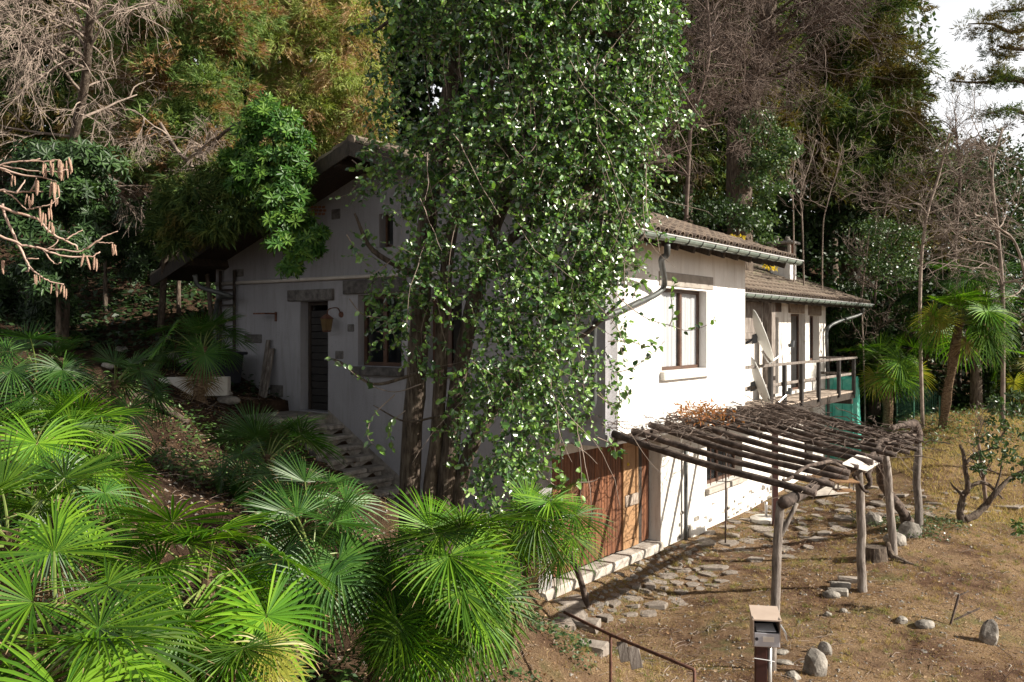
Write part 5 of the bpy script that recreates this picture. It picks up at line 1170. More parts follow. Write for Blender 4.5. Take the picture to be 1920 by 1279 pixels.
def fill_px(poly, n, Y0, Y1, r0, r1, seed):
    rs = np.random.default_rng(seed); X = [q[0] for q in poly]; Yy = [q[1] for q in poly]; out = []
    while len(out) < n:
        x, y = rs.uniform(min(X), max(X)), rs.uniform(min(Yy), max(Yy))
        if inpoly(x, y, poly): out.append((x, y, rs.uniform(Y0, Y1), rs.uniform(r0, r1)))
    return lobes_px(out, seed)

# ------------------------------------------------------------------ the wood behind: left of the house
def gb(px, Y): x = (px - 960) / F * Y; return A(x, Y, gz(x, Y))
b0 = gb(330, 23)
leafy('cypress_tree', b0, 'cypress with mixed green and rust-brown sprays left above the roof', 'tree', fill_px([(235, -80), (470, -80), (500, 60), (470, 200), (500, 260), (430, 350), (330, 330), (180, 320), (160, 220), (240, 130)], 100, 18.5, 21.5, 26, 52, 1), 210, f_spray(.24, .024), M['cypress'], [b0, b0 + A(.2, 0, 4), b0 + A(.4, 0, 12)], [.3, .25, .15])
b0 = gb(560, 27)
leafy('cypress_tree', b0, 'olive and orange cypress directly behind the roof ridge', 'tree', fill_px([(430, -80), (700, -80), (710, 300), (640, 270), (590, 300), (560, 300), (540, 230), (470, 180), (450, 60)], 90, 24, 27, 32, 56, 2), 200, f_spray(.26, .026, droop=.8), M['olive'], [b0, b0 + A(0, 0, 5), b0 + A(.3, 0, 14)], [.3, .25, .15])
b0 = gb(60, 27)
leafy('conifer_tree', b0, 'dark green conifer in the upper left behind the bare twigs', 'tree', fill_px([(-60, -80), (260, -80), (260, 120), (180, 260), (60, 330), (-60, 300)], 60, 25, 28, 40, 80, 3), 110, f_spray(.45, .05), M['darkcon'], [b0, b0 + A(0, 0, 12)], [.3, .15])
# bare tangled tree top left
base = gb(120, 18)
bare_tree('bare_tree', base, 'pale bare tree with a mass of drooping dead twigs in the upper left', 'tree', [base - A(0, 0, .2), U(130, 330, 17.8), U(160, 150, 17), U(168, 40, 16.5), U(185, -120, 16)], [.09, .085, .08, .07, .05], 11, M['paletwig'], 24, 4, 1.5, (4, 7), grav=-.07, wig=.14, spread=.6, tipr=.0036, bias=A(.0, -.2, -.2), trm=M['bark'])
base = gb(400, 20)
bare_tree('bare_shrub', base, 'grey leafless branches tangled among the lower cypress sprays', 'shrub', [base - A(0, 0, .2), U(370, 350, 18.4), U(330, 280, 18), U(300, 230, 17.8)], [.05, .045, .04, .03], 12, M['paletwig'], 12, 4, 1.0, (4, 6), grav=-.06, wig=.17, spread=.7, tipr=.0036)
# rhododendron pouring over the roof edge
base = gb(330, 18)
rh = leafy('rhododendron', base, 'bright green rhododendron cascading over the roof edge and gable', 'shrub',
      lobes_px([(500, 235, 15.6, 34), (470, 250, 15.7, 30), (530, 260, 15.5, 32), (520, 300, 15.4, 34), (485, 300, 15.5, 30), (550, 300, 15.3, 26), (465, 330, 15.4, 30), (500, 340, 15.3, 30), (545, 340, 15.2, 30), (560, 375, 15.1, 26), (520, 380, 15.1, 34), (555, 420, 15.0, 34), (525, 420, 15.0, 30), (575, 455, 15.0, 26), (530, 465, 14.9, 34), (560, 480, 14.9, 26), (545, 505, 14.9, 20), (450, 350, 15.6, 20), (480, 220, 15.9, 24), (590, 470, 15, 14), (455, 315, 15.9, 24), (465, 285, 16, 22), (440, 350, 16, 18), (430, 300, 16, 16), (500, 205, 16, 22), (540, 225, 15.8, 22), (565, 265, 15.5, 18), (575, 330, 15.2, 14), (600, 440, 15, 12)], 5), 44, f_whorl(.15, .27), M['rhodo'])
for pts in ([(300, 500, 20), (380, 300, 18.5), (450, 230, 17), (500, 240, 15.8), (520, 300, 15.5)], [(500, 300, 15.6), (530, 400, 15.2), (548, 480, 15.0)]):
    a = Acc(); tube(a, [U(*q) for q in pts], [.04, .035, .025, .012], 8, 5, rough=.06); a.build('stem', M['bark'], rh, smooth=True)
leafy('cypress_shrub', gb(300, 18), 'dark cypress boughs drooping over the left part of the roof', 'shrub', fill_px([(300, 330), (440, 310), (500, 330), (490, 400), (470, 440), (400, 450), (370, 470), (330, 490), (290, 440)], 34, 15.9, 17.6, 16, 32, 88), 90, f_spray(.28, .03, droop=.9), M['darkcon'], [gb(300, 19), U(320, 420, 18), U(390, 380, 17)], [.08, .06, .04])
# dark understorey on the shaded slope
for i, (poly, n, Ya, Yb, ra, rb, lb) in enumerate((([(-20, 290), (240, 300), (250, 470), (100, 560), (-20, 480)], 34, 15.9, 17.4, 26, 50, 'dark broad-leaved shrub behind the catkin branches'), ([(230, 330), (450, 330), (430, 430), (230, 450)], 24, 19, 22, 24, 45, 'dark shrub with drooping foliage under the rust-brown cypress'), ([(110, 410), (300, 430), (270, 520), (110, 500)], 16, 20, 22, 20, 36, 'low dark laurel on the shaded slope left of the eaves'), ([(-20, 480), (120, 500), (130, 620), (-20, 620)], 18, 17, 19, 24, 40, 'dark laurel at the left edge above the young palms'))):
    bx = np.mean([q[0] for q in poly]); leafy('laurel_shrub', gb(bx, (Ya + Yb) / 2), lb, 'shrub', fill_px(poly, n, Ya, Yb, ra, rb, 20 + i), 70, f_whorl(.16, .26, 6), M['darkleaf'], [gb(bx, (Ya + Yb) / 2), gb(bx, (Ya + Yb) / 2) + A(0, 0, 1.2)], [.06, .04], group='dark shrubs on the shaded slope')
for i, (poly, lb) in enumerate((([(120, 380), (420, 400), (400, 460), (300, 500), (130, 520)], 'sunlit ivy mass on the slope left of the eaves'), ([(330, 505), (410, 505), (410, 560), (330, 560)], 'ivy patch seen below the left roof corner'))):
    leafy('ivy_bush', gb(250 + i * 120, 22), lb, 'ivy', fill_px(poly, 26, 21.5, 24, 18, 34, 30 + i), 120, f_quad(.075, .8), M['ivy'])
# deep wood: evergreens standing behind everything
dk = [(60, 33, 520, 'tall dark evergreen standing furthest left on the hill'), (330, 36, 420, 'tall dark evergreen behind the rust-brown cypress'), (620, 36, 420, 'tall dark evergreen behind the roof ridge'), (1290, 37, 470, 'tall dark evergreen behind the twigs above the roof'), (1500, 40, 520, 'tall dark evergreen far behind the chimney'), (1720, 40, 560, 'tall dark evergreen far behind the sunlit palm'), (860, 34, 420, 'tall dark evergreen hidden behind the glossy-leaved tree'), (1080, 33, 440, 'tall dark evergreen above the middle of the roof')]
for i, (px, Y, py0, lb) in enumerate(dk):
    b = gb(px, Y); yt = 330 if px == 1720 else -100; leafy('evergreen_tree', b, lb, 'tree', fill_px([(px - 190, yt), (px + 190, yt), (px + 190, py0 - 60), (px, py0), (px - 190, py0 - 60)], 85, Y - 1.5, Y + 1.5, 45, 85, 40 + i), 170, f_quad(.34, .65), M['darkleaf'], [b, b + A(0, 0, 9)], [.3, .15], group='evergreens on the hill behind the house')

# ------------------------------------------------------------------ right of the tree
b0 = gb(1400, 25)
bare_tree('bare_tree', b0, 'dark leaning trunk with a cloud of bare brown twigs above the roof', 'tree', [b0, U(1385, 270, 25), U(1405, 190, 25), U(1430, 100, 25), U(1440, 20, 25), U(1450, -120, 25)], [.36, .34, .30, .27, .24, .18], 21, M['bark'], 40, 4, 2.4, (4, 7), grav=-.03, wig=.15, spread=.75, tipr=.0052, twm=M['darktwig'])
b0 = gb(1265, 24)
bare_tree('bare_tree', b0, 'bare tree of thin curling twigs just right of the glossy crown', 'tree', [b0, U(1290, 330, 22.5), U(1300, 220, 22.3), U(1330, 100, 22), U(1320, -60, 22)], [.055, .05, .045, .04, .03], 22, M['darktwig'], 34, 4, 1.6, (4, 7), grav=-.05, wig=.2, spread=.8, tipr=.0048)
b0 = gb(1290, 27)
leafy('evergreen_tree', b0, 'brownish evergreen behind the thin twigs right of the glossy crown', 'tree', fill_px([(1190, -80), (1460, -80), (1460, 250), (1400, 380), (1200, 400)], 60, 27.5, 30, 40, 75, 50), 110, f_spray(.45, .05), M['darkcon'], [b0, b0 + A(0, 0, 9)], [.25, .15])
b0 = gb(1445, 24)
leafy('ivy_clad_tree', b0, 'ivy-covered trunk with grey-green leaves above the roof gutter', 'tree', fill_px([(1400, 220), (1450, 210), (1490, 280), (1470, 340), (1480, 400), (1450, 460), (1390, 460), (1370, 400), (1400, 320)], 38, 23.6, 25, 18, 32, 51), 150, f_quad(.09, .75), M['ivy'], [b0, b0 + A(0, 0, 6)], [.2, .12])
leafy('evergreen_shrub', gb(1310, 24), 'dark evergreen shrub just above the upper roof tiles', 'shrub', fill_px([(1210, 380), (1400, 380), (1430, 440), (1380, 450), (1210, 430)], 30, 22.5, 24, 16, 34, 52), 90, f_quad(.10, .6), M['darkleaf'])
b0 = gb(1600, 36)
leafy('conifer_tree', b0, 'huge dark conifer with olive-brown tips against the sky', 'tree', fill_px([(1480, -120), (1695, -120), (1695, 20), (1700, 90), (1716, 160), (1716, 220), (1710, 300), (1690, 340), (1600, 330), (1500, 300), (1470, 160)], 190, 31, 35, 22, 58, 53), 165, f_spray(.34, .036, k=7, droop=.5), M['darkcon'], [b0, b0 + A(0, 0, 8), b0 + A(0, 0, 16)], [.5, .4, .2])
b0 = gb(1560, 35)
leafy('conifer_tree', b0, 'greener conifer lower down in front of the huge dark one', 'tree', fill_px([(1520, 200), (1680, 210), (1700, 320), (1660, 400), (1540, 380), (1500, 300)], 40, 29.5, 31, 24, 44, 54), 130, f_spray(.38, .038), M['darkcon'], [b0, b0 + A(0, 0, 4)], [.3, .2])
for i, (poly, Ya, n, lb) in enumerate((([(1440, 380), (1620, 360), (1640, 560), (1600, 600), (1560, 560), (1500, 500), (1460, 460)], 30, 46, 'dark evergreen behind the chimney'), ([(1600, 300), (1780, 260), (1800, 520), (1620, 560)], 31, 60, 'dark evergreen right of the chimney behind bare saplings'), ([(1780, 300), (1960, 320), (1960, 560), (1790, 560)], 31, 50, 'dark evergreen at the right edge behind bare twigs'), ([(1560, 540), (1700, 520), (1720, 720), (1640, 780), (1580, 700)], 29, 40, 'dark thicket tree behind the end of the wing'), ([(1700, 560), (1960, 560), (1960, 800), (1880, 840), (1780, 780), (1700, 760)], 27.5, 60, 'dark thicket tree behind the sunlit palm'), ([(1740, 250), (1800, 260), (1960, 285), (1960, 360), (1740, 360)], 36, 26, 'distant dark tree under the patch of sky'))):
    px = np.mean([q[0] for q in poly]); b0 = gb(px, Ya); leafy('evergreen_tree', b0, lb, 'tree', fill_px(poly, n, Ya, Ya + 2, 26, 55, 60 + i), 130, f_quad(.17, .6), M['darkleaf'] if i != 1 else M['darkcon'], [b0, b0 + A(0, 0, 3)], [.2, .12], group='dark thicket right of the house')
leafy('mixed_shrub', gb(1680, 27.5), 'grey-green shrub dappled by sun above the far end of the wing', 'shrub', fill_px([(1600, 430), (1730, 420), (1740, 520), (1620, 540)], 26, 27, 28.5, 20, 36, 70), 140, f_quad(.08, .7), M['ivy'])
leafy('yellow_shrub', gb(1395, 22.5), 'little sprig of yellow leaves behind the upper gutter', 'plant', lobes_px([(1388, 448, 21.5, 7), (1376, 446, 21.5, 5)], 7), 22, f_quad(.09, .6), M['yellowleaf'])
leafy('yellow_shrub', gb(1448, 23.5), 'yellow-leaved sprig between the two roofs beside the chimney', 'plant', lobes_px([(1440, 500, 22.5, 8), (1452, 505, 22.5, 7)], 8), 20, f_quad(.09, .6), M['yellowleaf'])
# cedar boughs against the sky
b0 = gb(1990, 30); cd = thing('cedar_tree', b0, 'cedar with flat dark boughs reaching into the white sky at the right', 'tree')
a = Acc(); tube(a, [b0, U(1985, 400, 30), U(1960, 0, 30), U(1955, -150, 30)], [.4, .3, .22, .15], 10, 5); a.build('trunk', M['bark'], cd, smooth=True)
lob = []; 
for pts, th in (([(1960, 165), (1900, 150), (1840, 155), (1780, 152)], 10), ([(1960, 40), (1900, 60), (1860, 45), (1815, 45)], 26), ([(1960, 95), (1890, 90), (1870, 85)], 20), ([(1960, 160), (1880, 140), (1860, 130)], 18), ([(1960, 235), (1900, 205), (1850, 215)], 24), ([(1960, 10), (1900, 20), (1870, 20)], 16)):
    P = spline([U(x, y, 29.5) for x, y in pts], 5); b = Acc(); tubes(b, P, np.linspace(.09, .02, len(P)), 6); b.build('bough', M['bark'], cd, smooth=True)
    for p in P[1:]: 
        for _ in range(2): lob.append((p + A(rng.uniform(-.3, .3), rng.uniform(-.8, .8), th / F * 30 * rng.uniform(-.8, .3)), rng.uniform(.10, .26)))
a = Acc(); foliage(a, (np.array([l[0] for l in lob]), np.array([l[1] for l in lob])), 42, f_spray(.15, .018, k=6, droop=.2)); a.build('needles', M['darkcon'], cd, kind='stuff')
# saplings and bare brush
for i, (px, Y, pts, r, fst, ml, ln, lb) in enumerate(((1515, 25.5, [(1505, 440), (1500, 370), (1520, 300), (1530, 262)], .035, 7, 3, 1.1, 'forked pale sapling rising behind the chimney'), (1490, 25.8, [(1488, 430), (1485, 350), (1495, 270)], .03, 6, 3, 1.0, 'slender bare sapling left of the forked one behind the chimney'), (1545, 26.2, [(1542, 470), (1552, 380), (1570, 320), (1580, 270)], .028, 6, 3, 1.0, 'thin bare sapling right of the chimney'), (1620, 27.6, [(1622, 770), (1618, 640), (1616, 560), (1625, 480), (1630, 430)], .035, 8, 3, .9, 'tall thin sapling beside the end of the wing gutter'), (1360, 24.5, [(1385, 440), (1410, 350), (1440, 260), (1450, 200)], .022, 3, 2, .9, 'long thin curved stem above the upper gutter'))):
    b0 = gb(px, Y); bare_tree('bare_sapling', b0, lb, 'sapling', [b0 - A(0, 0, .1)] + [U(x, y, Y) for x, y in pts], [r * .75, r * .65, r * .55, r * .35], 80 + i, M['paletwig'], fst + 3, ml, ln, (2, 5), grav=.10, wig=.14, spread=.5, tipr=.0055, group='bare saplings behind the roofs')
for i, (px, Y, pts, r, fst, ln, lb, gv, mt) in enumerate(((1730, 26, [(1725, 560), (1735, 420), (1760, 330), (1780, 250)], .06, 22, 1.7, 'bare twiggy tree above the sunlit palm', 0, 'paletwig'), (1880, 25, [(1880, 560), (1870, 430), (1860, 320), (1880, 240)], .07, 24, 1.6, 'bare twiggy tree at the right edge above the palm', -.02, 'paletwig'), (1920, 22, [(1935, 700), (1925, 540), (1900, 450), (1850, 420)], .05, 14, 1.3, 'bare grey branches reaching in from the right edge', -.04, 'paletwig'), (1650, 29, [(1640, 600), (1650, 450), (1670, 350)], .05, 16, 1.5, 'low bare brush between the chimney and the palm', 0, 'darktwig'), (1800, 30, [(1790, 500), (1800, 330), (1790, 240)], .08, 22, 1.9, 'bare tree standing under the patch of sky', .03, 'darktwig'))):
    b0 = gb(px, Y); bare_tree('bare_tree', b0, lb, 'tree', [b0 - A(0, 0, .1)] + [U(x, y, Y) for x, y in pts], [r * .9, r * .8, r * .65, r * .4], 90 + i, M[mt], int(fst * .9), 4, ln, (3, 6), grav=gv, wig=.2, spread=.75, tipr=.0046, group='bare trees right of the house')

# ------------------------------------------------------------------ shrub with contorted trunk on the right
b0 = G(1805, 978); Yc = b0[1]; sh = thing('contorted_tree', b0, 'small tree with twisting dark trunk forked from the ground at the right', 'tree')
for pts, r in (([(1805, 980), (1800, 960), (1806, 930), (1815, 915), (1810, 880), (1806, 850), (1800, 835)], [.10, .08, .07, .06, .05, .04, .03]), ([(1808, 975), (1830, 965), (1850, 945), (1862, 930), (1885, 905), (1905, 890), (1930, 880)], [.09, .08, .07, .06, .05, .04, .03]), ([(1815, 915), (1835, 905), (1855, 910), (1880, 935)], [.05, .045, .035, .02]), ([(1806, 930), (1790, 915), (1782, 905)], [.035, .025, .012]), ([(1810, 870), (1830, 850), (1860, 840), (1890, 800)], [.035, .03, .02, .012]), ([(1862, 930), (1875, 890), (1880, 850)], [.03, .02, .01])):
    a = Acc(); tube(a, [U(x, y, Yc - .1 + .05 * (i % 3)) for i, (x, y) in enumerate(pts)], r, 8, 5, rough=.08); a.build('limb', M['bark'], sh, smooth=True)
a = Acc(); foliage(a, lobes_px([(1850, 830, 18.8, 22), (1880, 850, 18.9, 26), (1905, 820, 19, 28), (1870, 800, 19, 20), (1900, 870, 18.7, 22), (1845, 860, 18.6, 16), (1880, 770, 19.2, 20), (1910, 775, 19.2, 22), (1865, 755, 19.3, 12), (1915, 900, 18.6, 16), (1835, 880, 18.7, 10), (1905, 745, 19.4, 12)], 9), 75, f_leaf(.10, .5)); a.build('crown', M['ivy'], sh, kind='stuff')
b0 = gb(1850, 20.5); bare_tree('bare_shrub', b0, 'small leafless shrub with upright twigs behind the contorted tree', 'shrub', [b0, U(1838, 850, 20.5), U(1830, 820, 20.5)], [.05, .04, .02], 31, M['darktwig'], 9, 3, .7, (3, 5), grav=.06, wig=.2, spread=.5, tipr=.005)
leafy('lit_shrub', gb(1895, 13.6), 'green leafy sprig at the right edge beside the slope', 'plant', lobes_px([(1915, 1000, 13.4, 12), (1908, 985, 13.5, 9)], 10), 26, f_leaf(.08, .5), M['midleaf'])
# ------------------------------------------------------------------ fan palms
def frond_mesh(e0, pet, R, tilt, nseg, droop, seed, mat, name='frond', arc=150, fold=.6):
    r = np.random.default_rng(seed); a = Acc(); K = 7; P = [A(0, 0, 0)]; e = RAD(e0)
    for k in range(K - 1): e -= RAD(26) / (K - 1); P.append(P[-1] + A(math.cos(e), 0, math.sin(e)) * pet / (K - 1))
    P = np.array(P); tubes(a, P, np.linspace(.013, .007, K), 5, mi=1)
    E = P[-1]; ea = e - RAD(tilt); ax = A(math.cos(ea), 0, math.sin(ea)); ay = A(0, 1, 0); nb = np.cross(ax, ay)
    dphi = 2 * RAD(arc) / nseg; us = np.array([.02, .18, .30, .6, .80, .92, 1.0]); V = []; Fq = []; rn = []
    for i in range(nseg):
        ph = -RAD(arc) + dphi * (i + .5) + r.normal(0, .012); L = R * (1 - .16 * (abs(ph) / RAD(arc)) ** 2) * r.uniform(.92, 1.04)
        d0 = ax * math.cos(ph) + ay * math.sin(ph) + nb * (.12 + r.normal(0, .04)); d0 = unit(d0); sd = unit(np.cross(nb, d0)); dr = droop * r.uniform(.6, 1.5)
        tipb = r.uniform(0, .5) if r.random() < .3 else 0; base = len(V)
        for j, u in enumerate(us):
            p = E + d0 * L * u + A(0, 0, -1) * L * dr * max(0, u - .35) ** 2 * 1.6 + A(0, 0, -1) * L * tipb * max(0, u - .72) ** 2 * 2
            hw = u * L * math.tan(dphi / 2) * .97 if u <= .30 else .30 * L * math.tan(dphi / 2) * (1.08 - .1 * (u - .3) - .9 * max(0, (u - .6) / .4) ** 1.5)
            V += [p - sd * hw, p - nb * hw * fold, p + sd * hw]
        for j in range(len(us) - 1):
            b = base + 3 * j; Fq += [[b, b + 3, b + 4, b + 1], [b + 1, b + 4, b + 5, b + 2]]
        rn += [r.uniform(.15, .9)] * (2 * (len(us) - 1))
    a.add(np.array(V), Fq, rn, 0); me = a.mesh(name, [mat, M['stalk'], M['palmbrown']]); nf = 2 * (len(us) - 1)
    for i in range(nseg):
        if r.random() < .38:
            for q in (1, 2): me.polygons[(K - 1) * 5 + i * nf + nf - q].material_index = 2
    return me
FR = {}
for key, mt in (('g', 'palm'), ('d', 'palmdark'), ('y', 'palmyellow'), ('b', 'palmbrown')):
    FR[key] = {}
    for lvl, (e0, tl, dr, arc) in enumerate(((82, 15, .05, 95), (60, 35, .12, 140), (35, 50, .22, 155), (8, 48, .20, 160), (-18, 40, .28, 155))):
        FR[key][lvl] = [frond_mesh(e0, .62 if lvl else .4, .60, tl + (0, 16, -12)[v], 40, dr, 100 + lvl * 10 + v, M[mt], arc=arc) for v in range(3 if key in 'gd' else 1)]
def palm(name, base, label, n, size, key='g', trunk_h=.3, tr=.09, seed=0, top=None, group=None, levels=(0, 4), yellow=0.0, pet=1.0, aim=None):
    rs = np.random.default_rng(seed); root = thing(name, base, label, 'palm', group)
    top = base + A(0, 0, trunk_h) if top is None else top
    a = Acc(); K = 9; P = np.array([base - A(0, 0, .15) + (top - base + A(0, 0, .2)) * u for u in np.linspace(0, 1, K)]); P[1:-1] += rs.normal(0, tr * .08, (K - 2, 3)); tubes(a, P, tr * rs.uniform(.85, 1.2, K), 10, caps=True)
    m_ = int(60 + 160 * np.linalg.norm(top - base)); u = rs.random(m_); q = rs.uniform(0, 6.28, m_); o = np.c_[np.cos(q), np.sin(q), np.zeros(m_)]
    c = base + (top - base) * u[:, None] + o * tr * .9; blades(a, c, unit(o * .6 + A(0, 0, .5) + rs.normal(0, .5, (m_, 3))), unit(np.cross(o, A(0, 0, 1))), rs.uniform(.06, .16, m_) * (size + .3), .02)
    a.build('trunk', M['fiber'], root)
    for i in range(n):
        u = (i + .5) / n; lv_ = int(np.clip(levels[0] + (levels[1] - levels[0] + 1) * u ** .9, levels[0], levels[1])); az = i * 2.39996 + rs.normal(0, .25)
        if aim is not None and rs.random() < .45: az = aim + rs.normal(0, .8)
        k = 'y' if (rs.random() < yellow and lv_ >= 2) else key; me = FR[k][lv_][rs.integers(len(FR[k][lv_]))]
        rot = (Matrix.Rotation(az, 3, 'Z') @ Matrix.Rotation(rs.normal(0, .12), 3, 'Y') @ Matrix.Rotation(rs.normal(0, .2), 3, 'X')).to_quaternion()
        s = size * rs.uniform(.8, 1.12); inst('frond', me, root, top + A(math.cos(az), math.sin(az), 0) * tr * .6 - A(0, 0, .05 * u), rot=rot, scale=(s * pet, s, s))
    for i in range(0 if n < 8 else rs.integers(1, 3)):
        az = rs.uniform(0, 6.28); rot = (Matrix.Rotation(az, 3, 'Z') @ Matrix.Rotation(rs.uniform(.5, .9), 3, 'Y')).to_quaternion(); inst('frond', FR['b'][4][0], root, top - A(0, 0, .08), rot=rot, scale=size * rs.uniform(.6, .85), label='dead brown hanging frond')
    return root
cam_az = -math.pi / 2
def palm_px(px, py, Y, label, n, size, key='g', seed=0, tr=.08, root_px=None, **kw):     # crown centre seen at a pixel, rooted on the ground below it
    c = U(px, py, Y); g = A(c[0], c[1], gz(c[0], c[1]))
    if root_px: gx_ = (root_px - 960) / F * Y; g = A(gx_, Y + .15, gz(gx_, Y + .15))
    if c[2] < g[2] + .12: c[2] = g[2] + .12
    if px < 1200 and Y < 13: size *= .80; n = max(5, int(n * .9)); tr = .045
    return palm('fan_palm', g, label, n, size, key, top=c, seed=seed, tr=tr, **kw)
GRP = 'young fan palms on the shaded slope'
palm_px(105, 1200, 4.1, 'nearest fan palm in the lower left corner with a full round fan', 13, .84, seed=1, group=GRP, aim=cam_az + .3, levels=(1, 3))
palm_px(40, 1310, 3.4, 'fan palm cut by the bottom left corner with a low spreading fan', 9, .72, seed=2, group=GRP, aim=0.2, levels=(1, 4))
palm_px(20, 1010, 5.2, 'fan palm at the left edge above the nearest one', 12, .86, seed=3, group=GRP, levels=(0, 3))
palm_px(385, 1085, 5.4, 'large sunlit fan palm with upright fans at the lower left', 19, .98, seed=4, group=GRP, aim=cam_az, levels=(0, 4), yellow=.06)
palm_px(250, 1235, 4.9, 'low fan palm between the nearest palm and the large sunlit one', 10, .62, seed=5, group=GRP, aim=cam_az)
palm_px(430, 1235, 5.0, 'small yellow-green fan palm at the bottom under the large sunlit one', 9, .62, seed=6, group=GRP, yellow=.35, levels=(1, 4), aim=cam_az)
palm_px(840, 1060, 7.0, 'big dense fan palm at the foot of the glossy-leaved tree', 25, 1.0, seed=7, levels=(0, 4), aim=cam_az, yellow=.05, tr=.11)
palm_px(800, 1130, 6.7, 'lower fan palm tucked under the big dense one', 15, .78, seed=17, levels=(2, 4), aim=cam_az, group=GRP)
palm_px(1010, 985, 8.5, 'fan palm in front of the left end of the garage doors', 15, .82, seed=8, root_px=945, levels=(0, 4), aim=cam_az + .5, yellow=.08)
palm_px(585, 1040, 6.9, 'shaded fan palm right of the large sunlit one', 16, .92, 'd', seed=9, group=GRP)
palm_px(500, 860, 11.2, 'dark fan palm beside the stone steps', 19, 1.12, 'd', seed=10, group=GRP)
palm_px(575, 960, 9.0, 'dark fan palm below the stone steps', 15, .95, 'd', seed=11, group=GRP)
palm_px(175, 830, 8.3, 'fan palm with two open fans on the left of the bare slope', 15, .98, 'g', seed=12, group=GRP, aim=cam_az)
palm_px(55, 850, 7.6, 'fan palm at the left edge beside the two-fan palm', 14, .96, 'g', seed=13, group=GRP)
palm_px(110, 950, 6.6, 'bushy fan palm below the two-fan palm at the left', 14, .88, 'd', seed=14, group=GRP)
palm_px(215, 720, 11.0, 'small fan palm with spiky leaves at the top of the bare slope', 13, .95, 'd', seed=15, group=GRP)
palm_px(70, 700, 10.5, 'broad-leaved fan palm highest at the left edge', 16, 1.0, 'd', seed=16, group=GRP)
palm_px(548, 1180, 6.3, 'little broad-leaved palm sprout right of the large sunlit one', 6, .42, 'g', seed=21, group=GRP, levels=(0, 2))
palm_px(700, 1215, 6.9, 'tiny palm sprout at the bottom left of the big dense one', 6, .35, 'g', seed=22, group=GRP, levels=(1, 3))
palm_px(375, 655, 15.6, 'small fan palm on a short brown trunk before the pale planter', 13, .95, 'd', seed=23, tr=.11, levels=(0, 3))
# right side
g0 = G(1765, 800); tp_ = U(1800, 600, g0[1]); 
palm('tall_palm', g0, 'sunlit fan palm with yellowing drooping fronds on the bank right of the house', 25, 1.38, 'g', top=tp_, seed=30, tr=.12, yellow=.32, aim=cam_az, levels=(0, 4))
palm_px(1665, 690, 27.5, 'bushy fan palm behind the tank at the end of the balcony', 20, 1.35, 'g', seed=31, tr=.14, yellow=.1)
palm_px(1600, 600, 30, 'dark fan palm behind the wing gutter end', 18, 1.5, 'd', seed=32, tr=.14)
palm_px(1925, 690, 27.5, 'fan palm with yellow fronds cut by the right edge', 16, 1.25, 'y' if False else 'g', seed=33, tr=.15, yellow=.7)
palm_px(1830, 540, 28, 'dark fan palm behind and above the sunlit one', 16, 1.4, 'd', seed=34, tr=.14)
palm_px(1730, 480 + 90, 29, 'dark fan palm left of the sunlit one', 14, 1.3, 'd', seed=35, tr=.14)

# ------------------------------------------------------------------ catkin branch close to the camera at the left edge
hz = thing('hazel_branches', U(-60, 420, 3.0), 'sunlit hazel twigs with hanging pinkish catkins entering from the left edge', 'hazel')
def zc(x, y, Y=3.0): return U(x / 4.263, 260 + y / 4.263, Y)
def zs_(pts, r, d=0):
    a = Acc(); P = spline([zc(x, y, 3.0 + d + .01 * i) for i, (x, y) in enumerate(pts)], 4); P[1:-1] += rng.normal(0, .0012, P[1:-1].shape); tubes(a, P, np.linspace(r, r * .45, len(P)), 6, caps=True); a.build('twig', M['catkintwig'], hz, smooth=True)
M['catkintwig'] = surf('hazel_bark', [(.30, .19, .14), (.46, .34, .28)], 30, rough=.6, bdist=0, rnd_var=.1)
for i, (pts, r) in enumerate((([(-150, 230), (0, 210), (130, 185), (240, 175), (322, 160)], .004), ([(0, 210), (130, 240), (300, 262), (400, 262), (482, 266)], .003), ([(-150, 190), (0, 235), (180, 290), (340, 310), (458, 345)], .0045), ([(-150, 405), (0, 405), (120, 425), (240, 425), (345, 422)], .005), ([(0, 410), (100, 460), (150, 510), (215, 572)], .0035),
                              ([(-150, 500), (0, 545), (130, 592), (300, 640), (400, 750), (500, 805), (600, 850), (622, 892)], .006), ([(215, 572), (300, 548), (400, 528), (470, 470)], .003), ([(20, 520), (40, 600), (140, 830), (200, 960), (240, 1030), (330, 1100), (400, 1145), (510, 1165)], .005), ([(-150, 720), (0, 775), (180, 850), (340, 880), (480, 935), (620, 945), (740, 940), (800, 905)], .005),
                              ([(180, 850), (330, 880), (490, 885), (620, 905), (690, 880), (760, 832), (840, 835), (905, 835)], .0035), ([(690, 885), (790, 805), (860, 770), (942, 740)], .003), ([(520, 808), (590, 770), (662, 730)], .003), ([(185, 180), (300, 180), (400, 178), (440, 180)], .003), ([(240, 425), (290, 340), (290, 315)], .003), ([(130, 440), (190, 350), (200, 330)], .003), ([(345, 890), (400, 960), (440, 1000), (490, 990)], .003), ([(0, 240), (60, 270), (100, 285)], .003), ([(210, 960), (310, 958)], .003), ([(230, 1030), (225, 1060), (200, 1060)], .003), ([(400, 178), (470, 170), (505, 215)], .0025), ([(470, 265), (545, 250)], .0025), ([(360, 890), (460, 820), (430, 790)], .0022))):
    zs_(pts, r, .03 * math.sin(i * 2.1))
def catk(seed):
    r = np.random.default_rng(seed); a = Acc(); K = 9; u = np.linspace(0, 1, K); P = np.c_[.10 * u ** 2 * r.uniform(-1, 1), .06 * u * r.uniform(-1, 1), -u]; tubes(a, P, .08 * np.sin(np.pi * np.clip(u * .9 + .08, 0, 1)) ** .5 * (1 + .10 * (np.arange(K) % 2)), 8, caps=True); return a.mesh('catkin', M['catkin'])
cm = [catk(i) for i in range(4)]
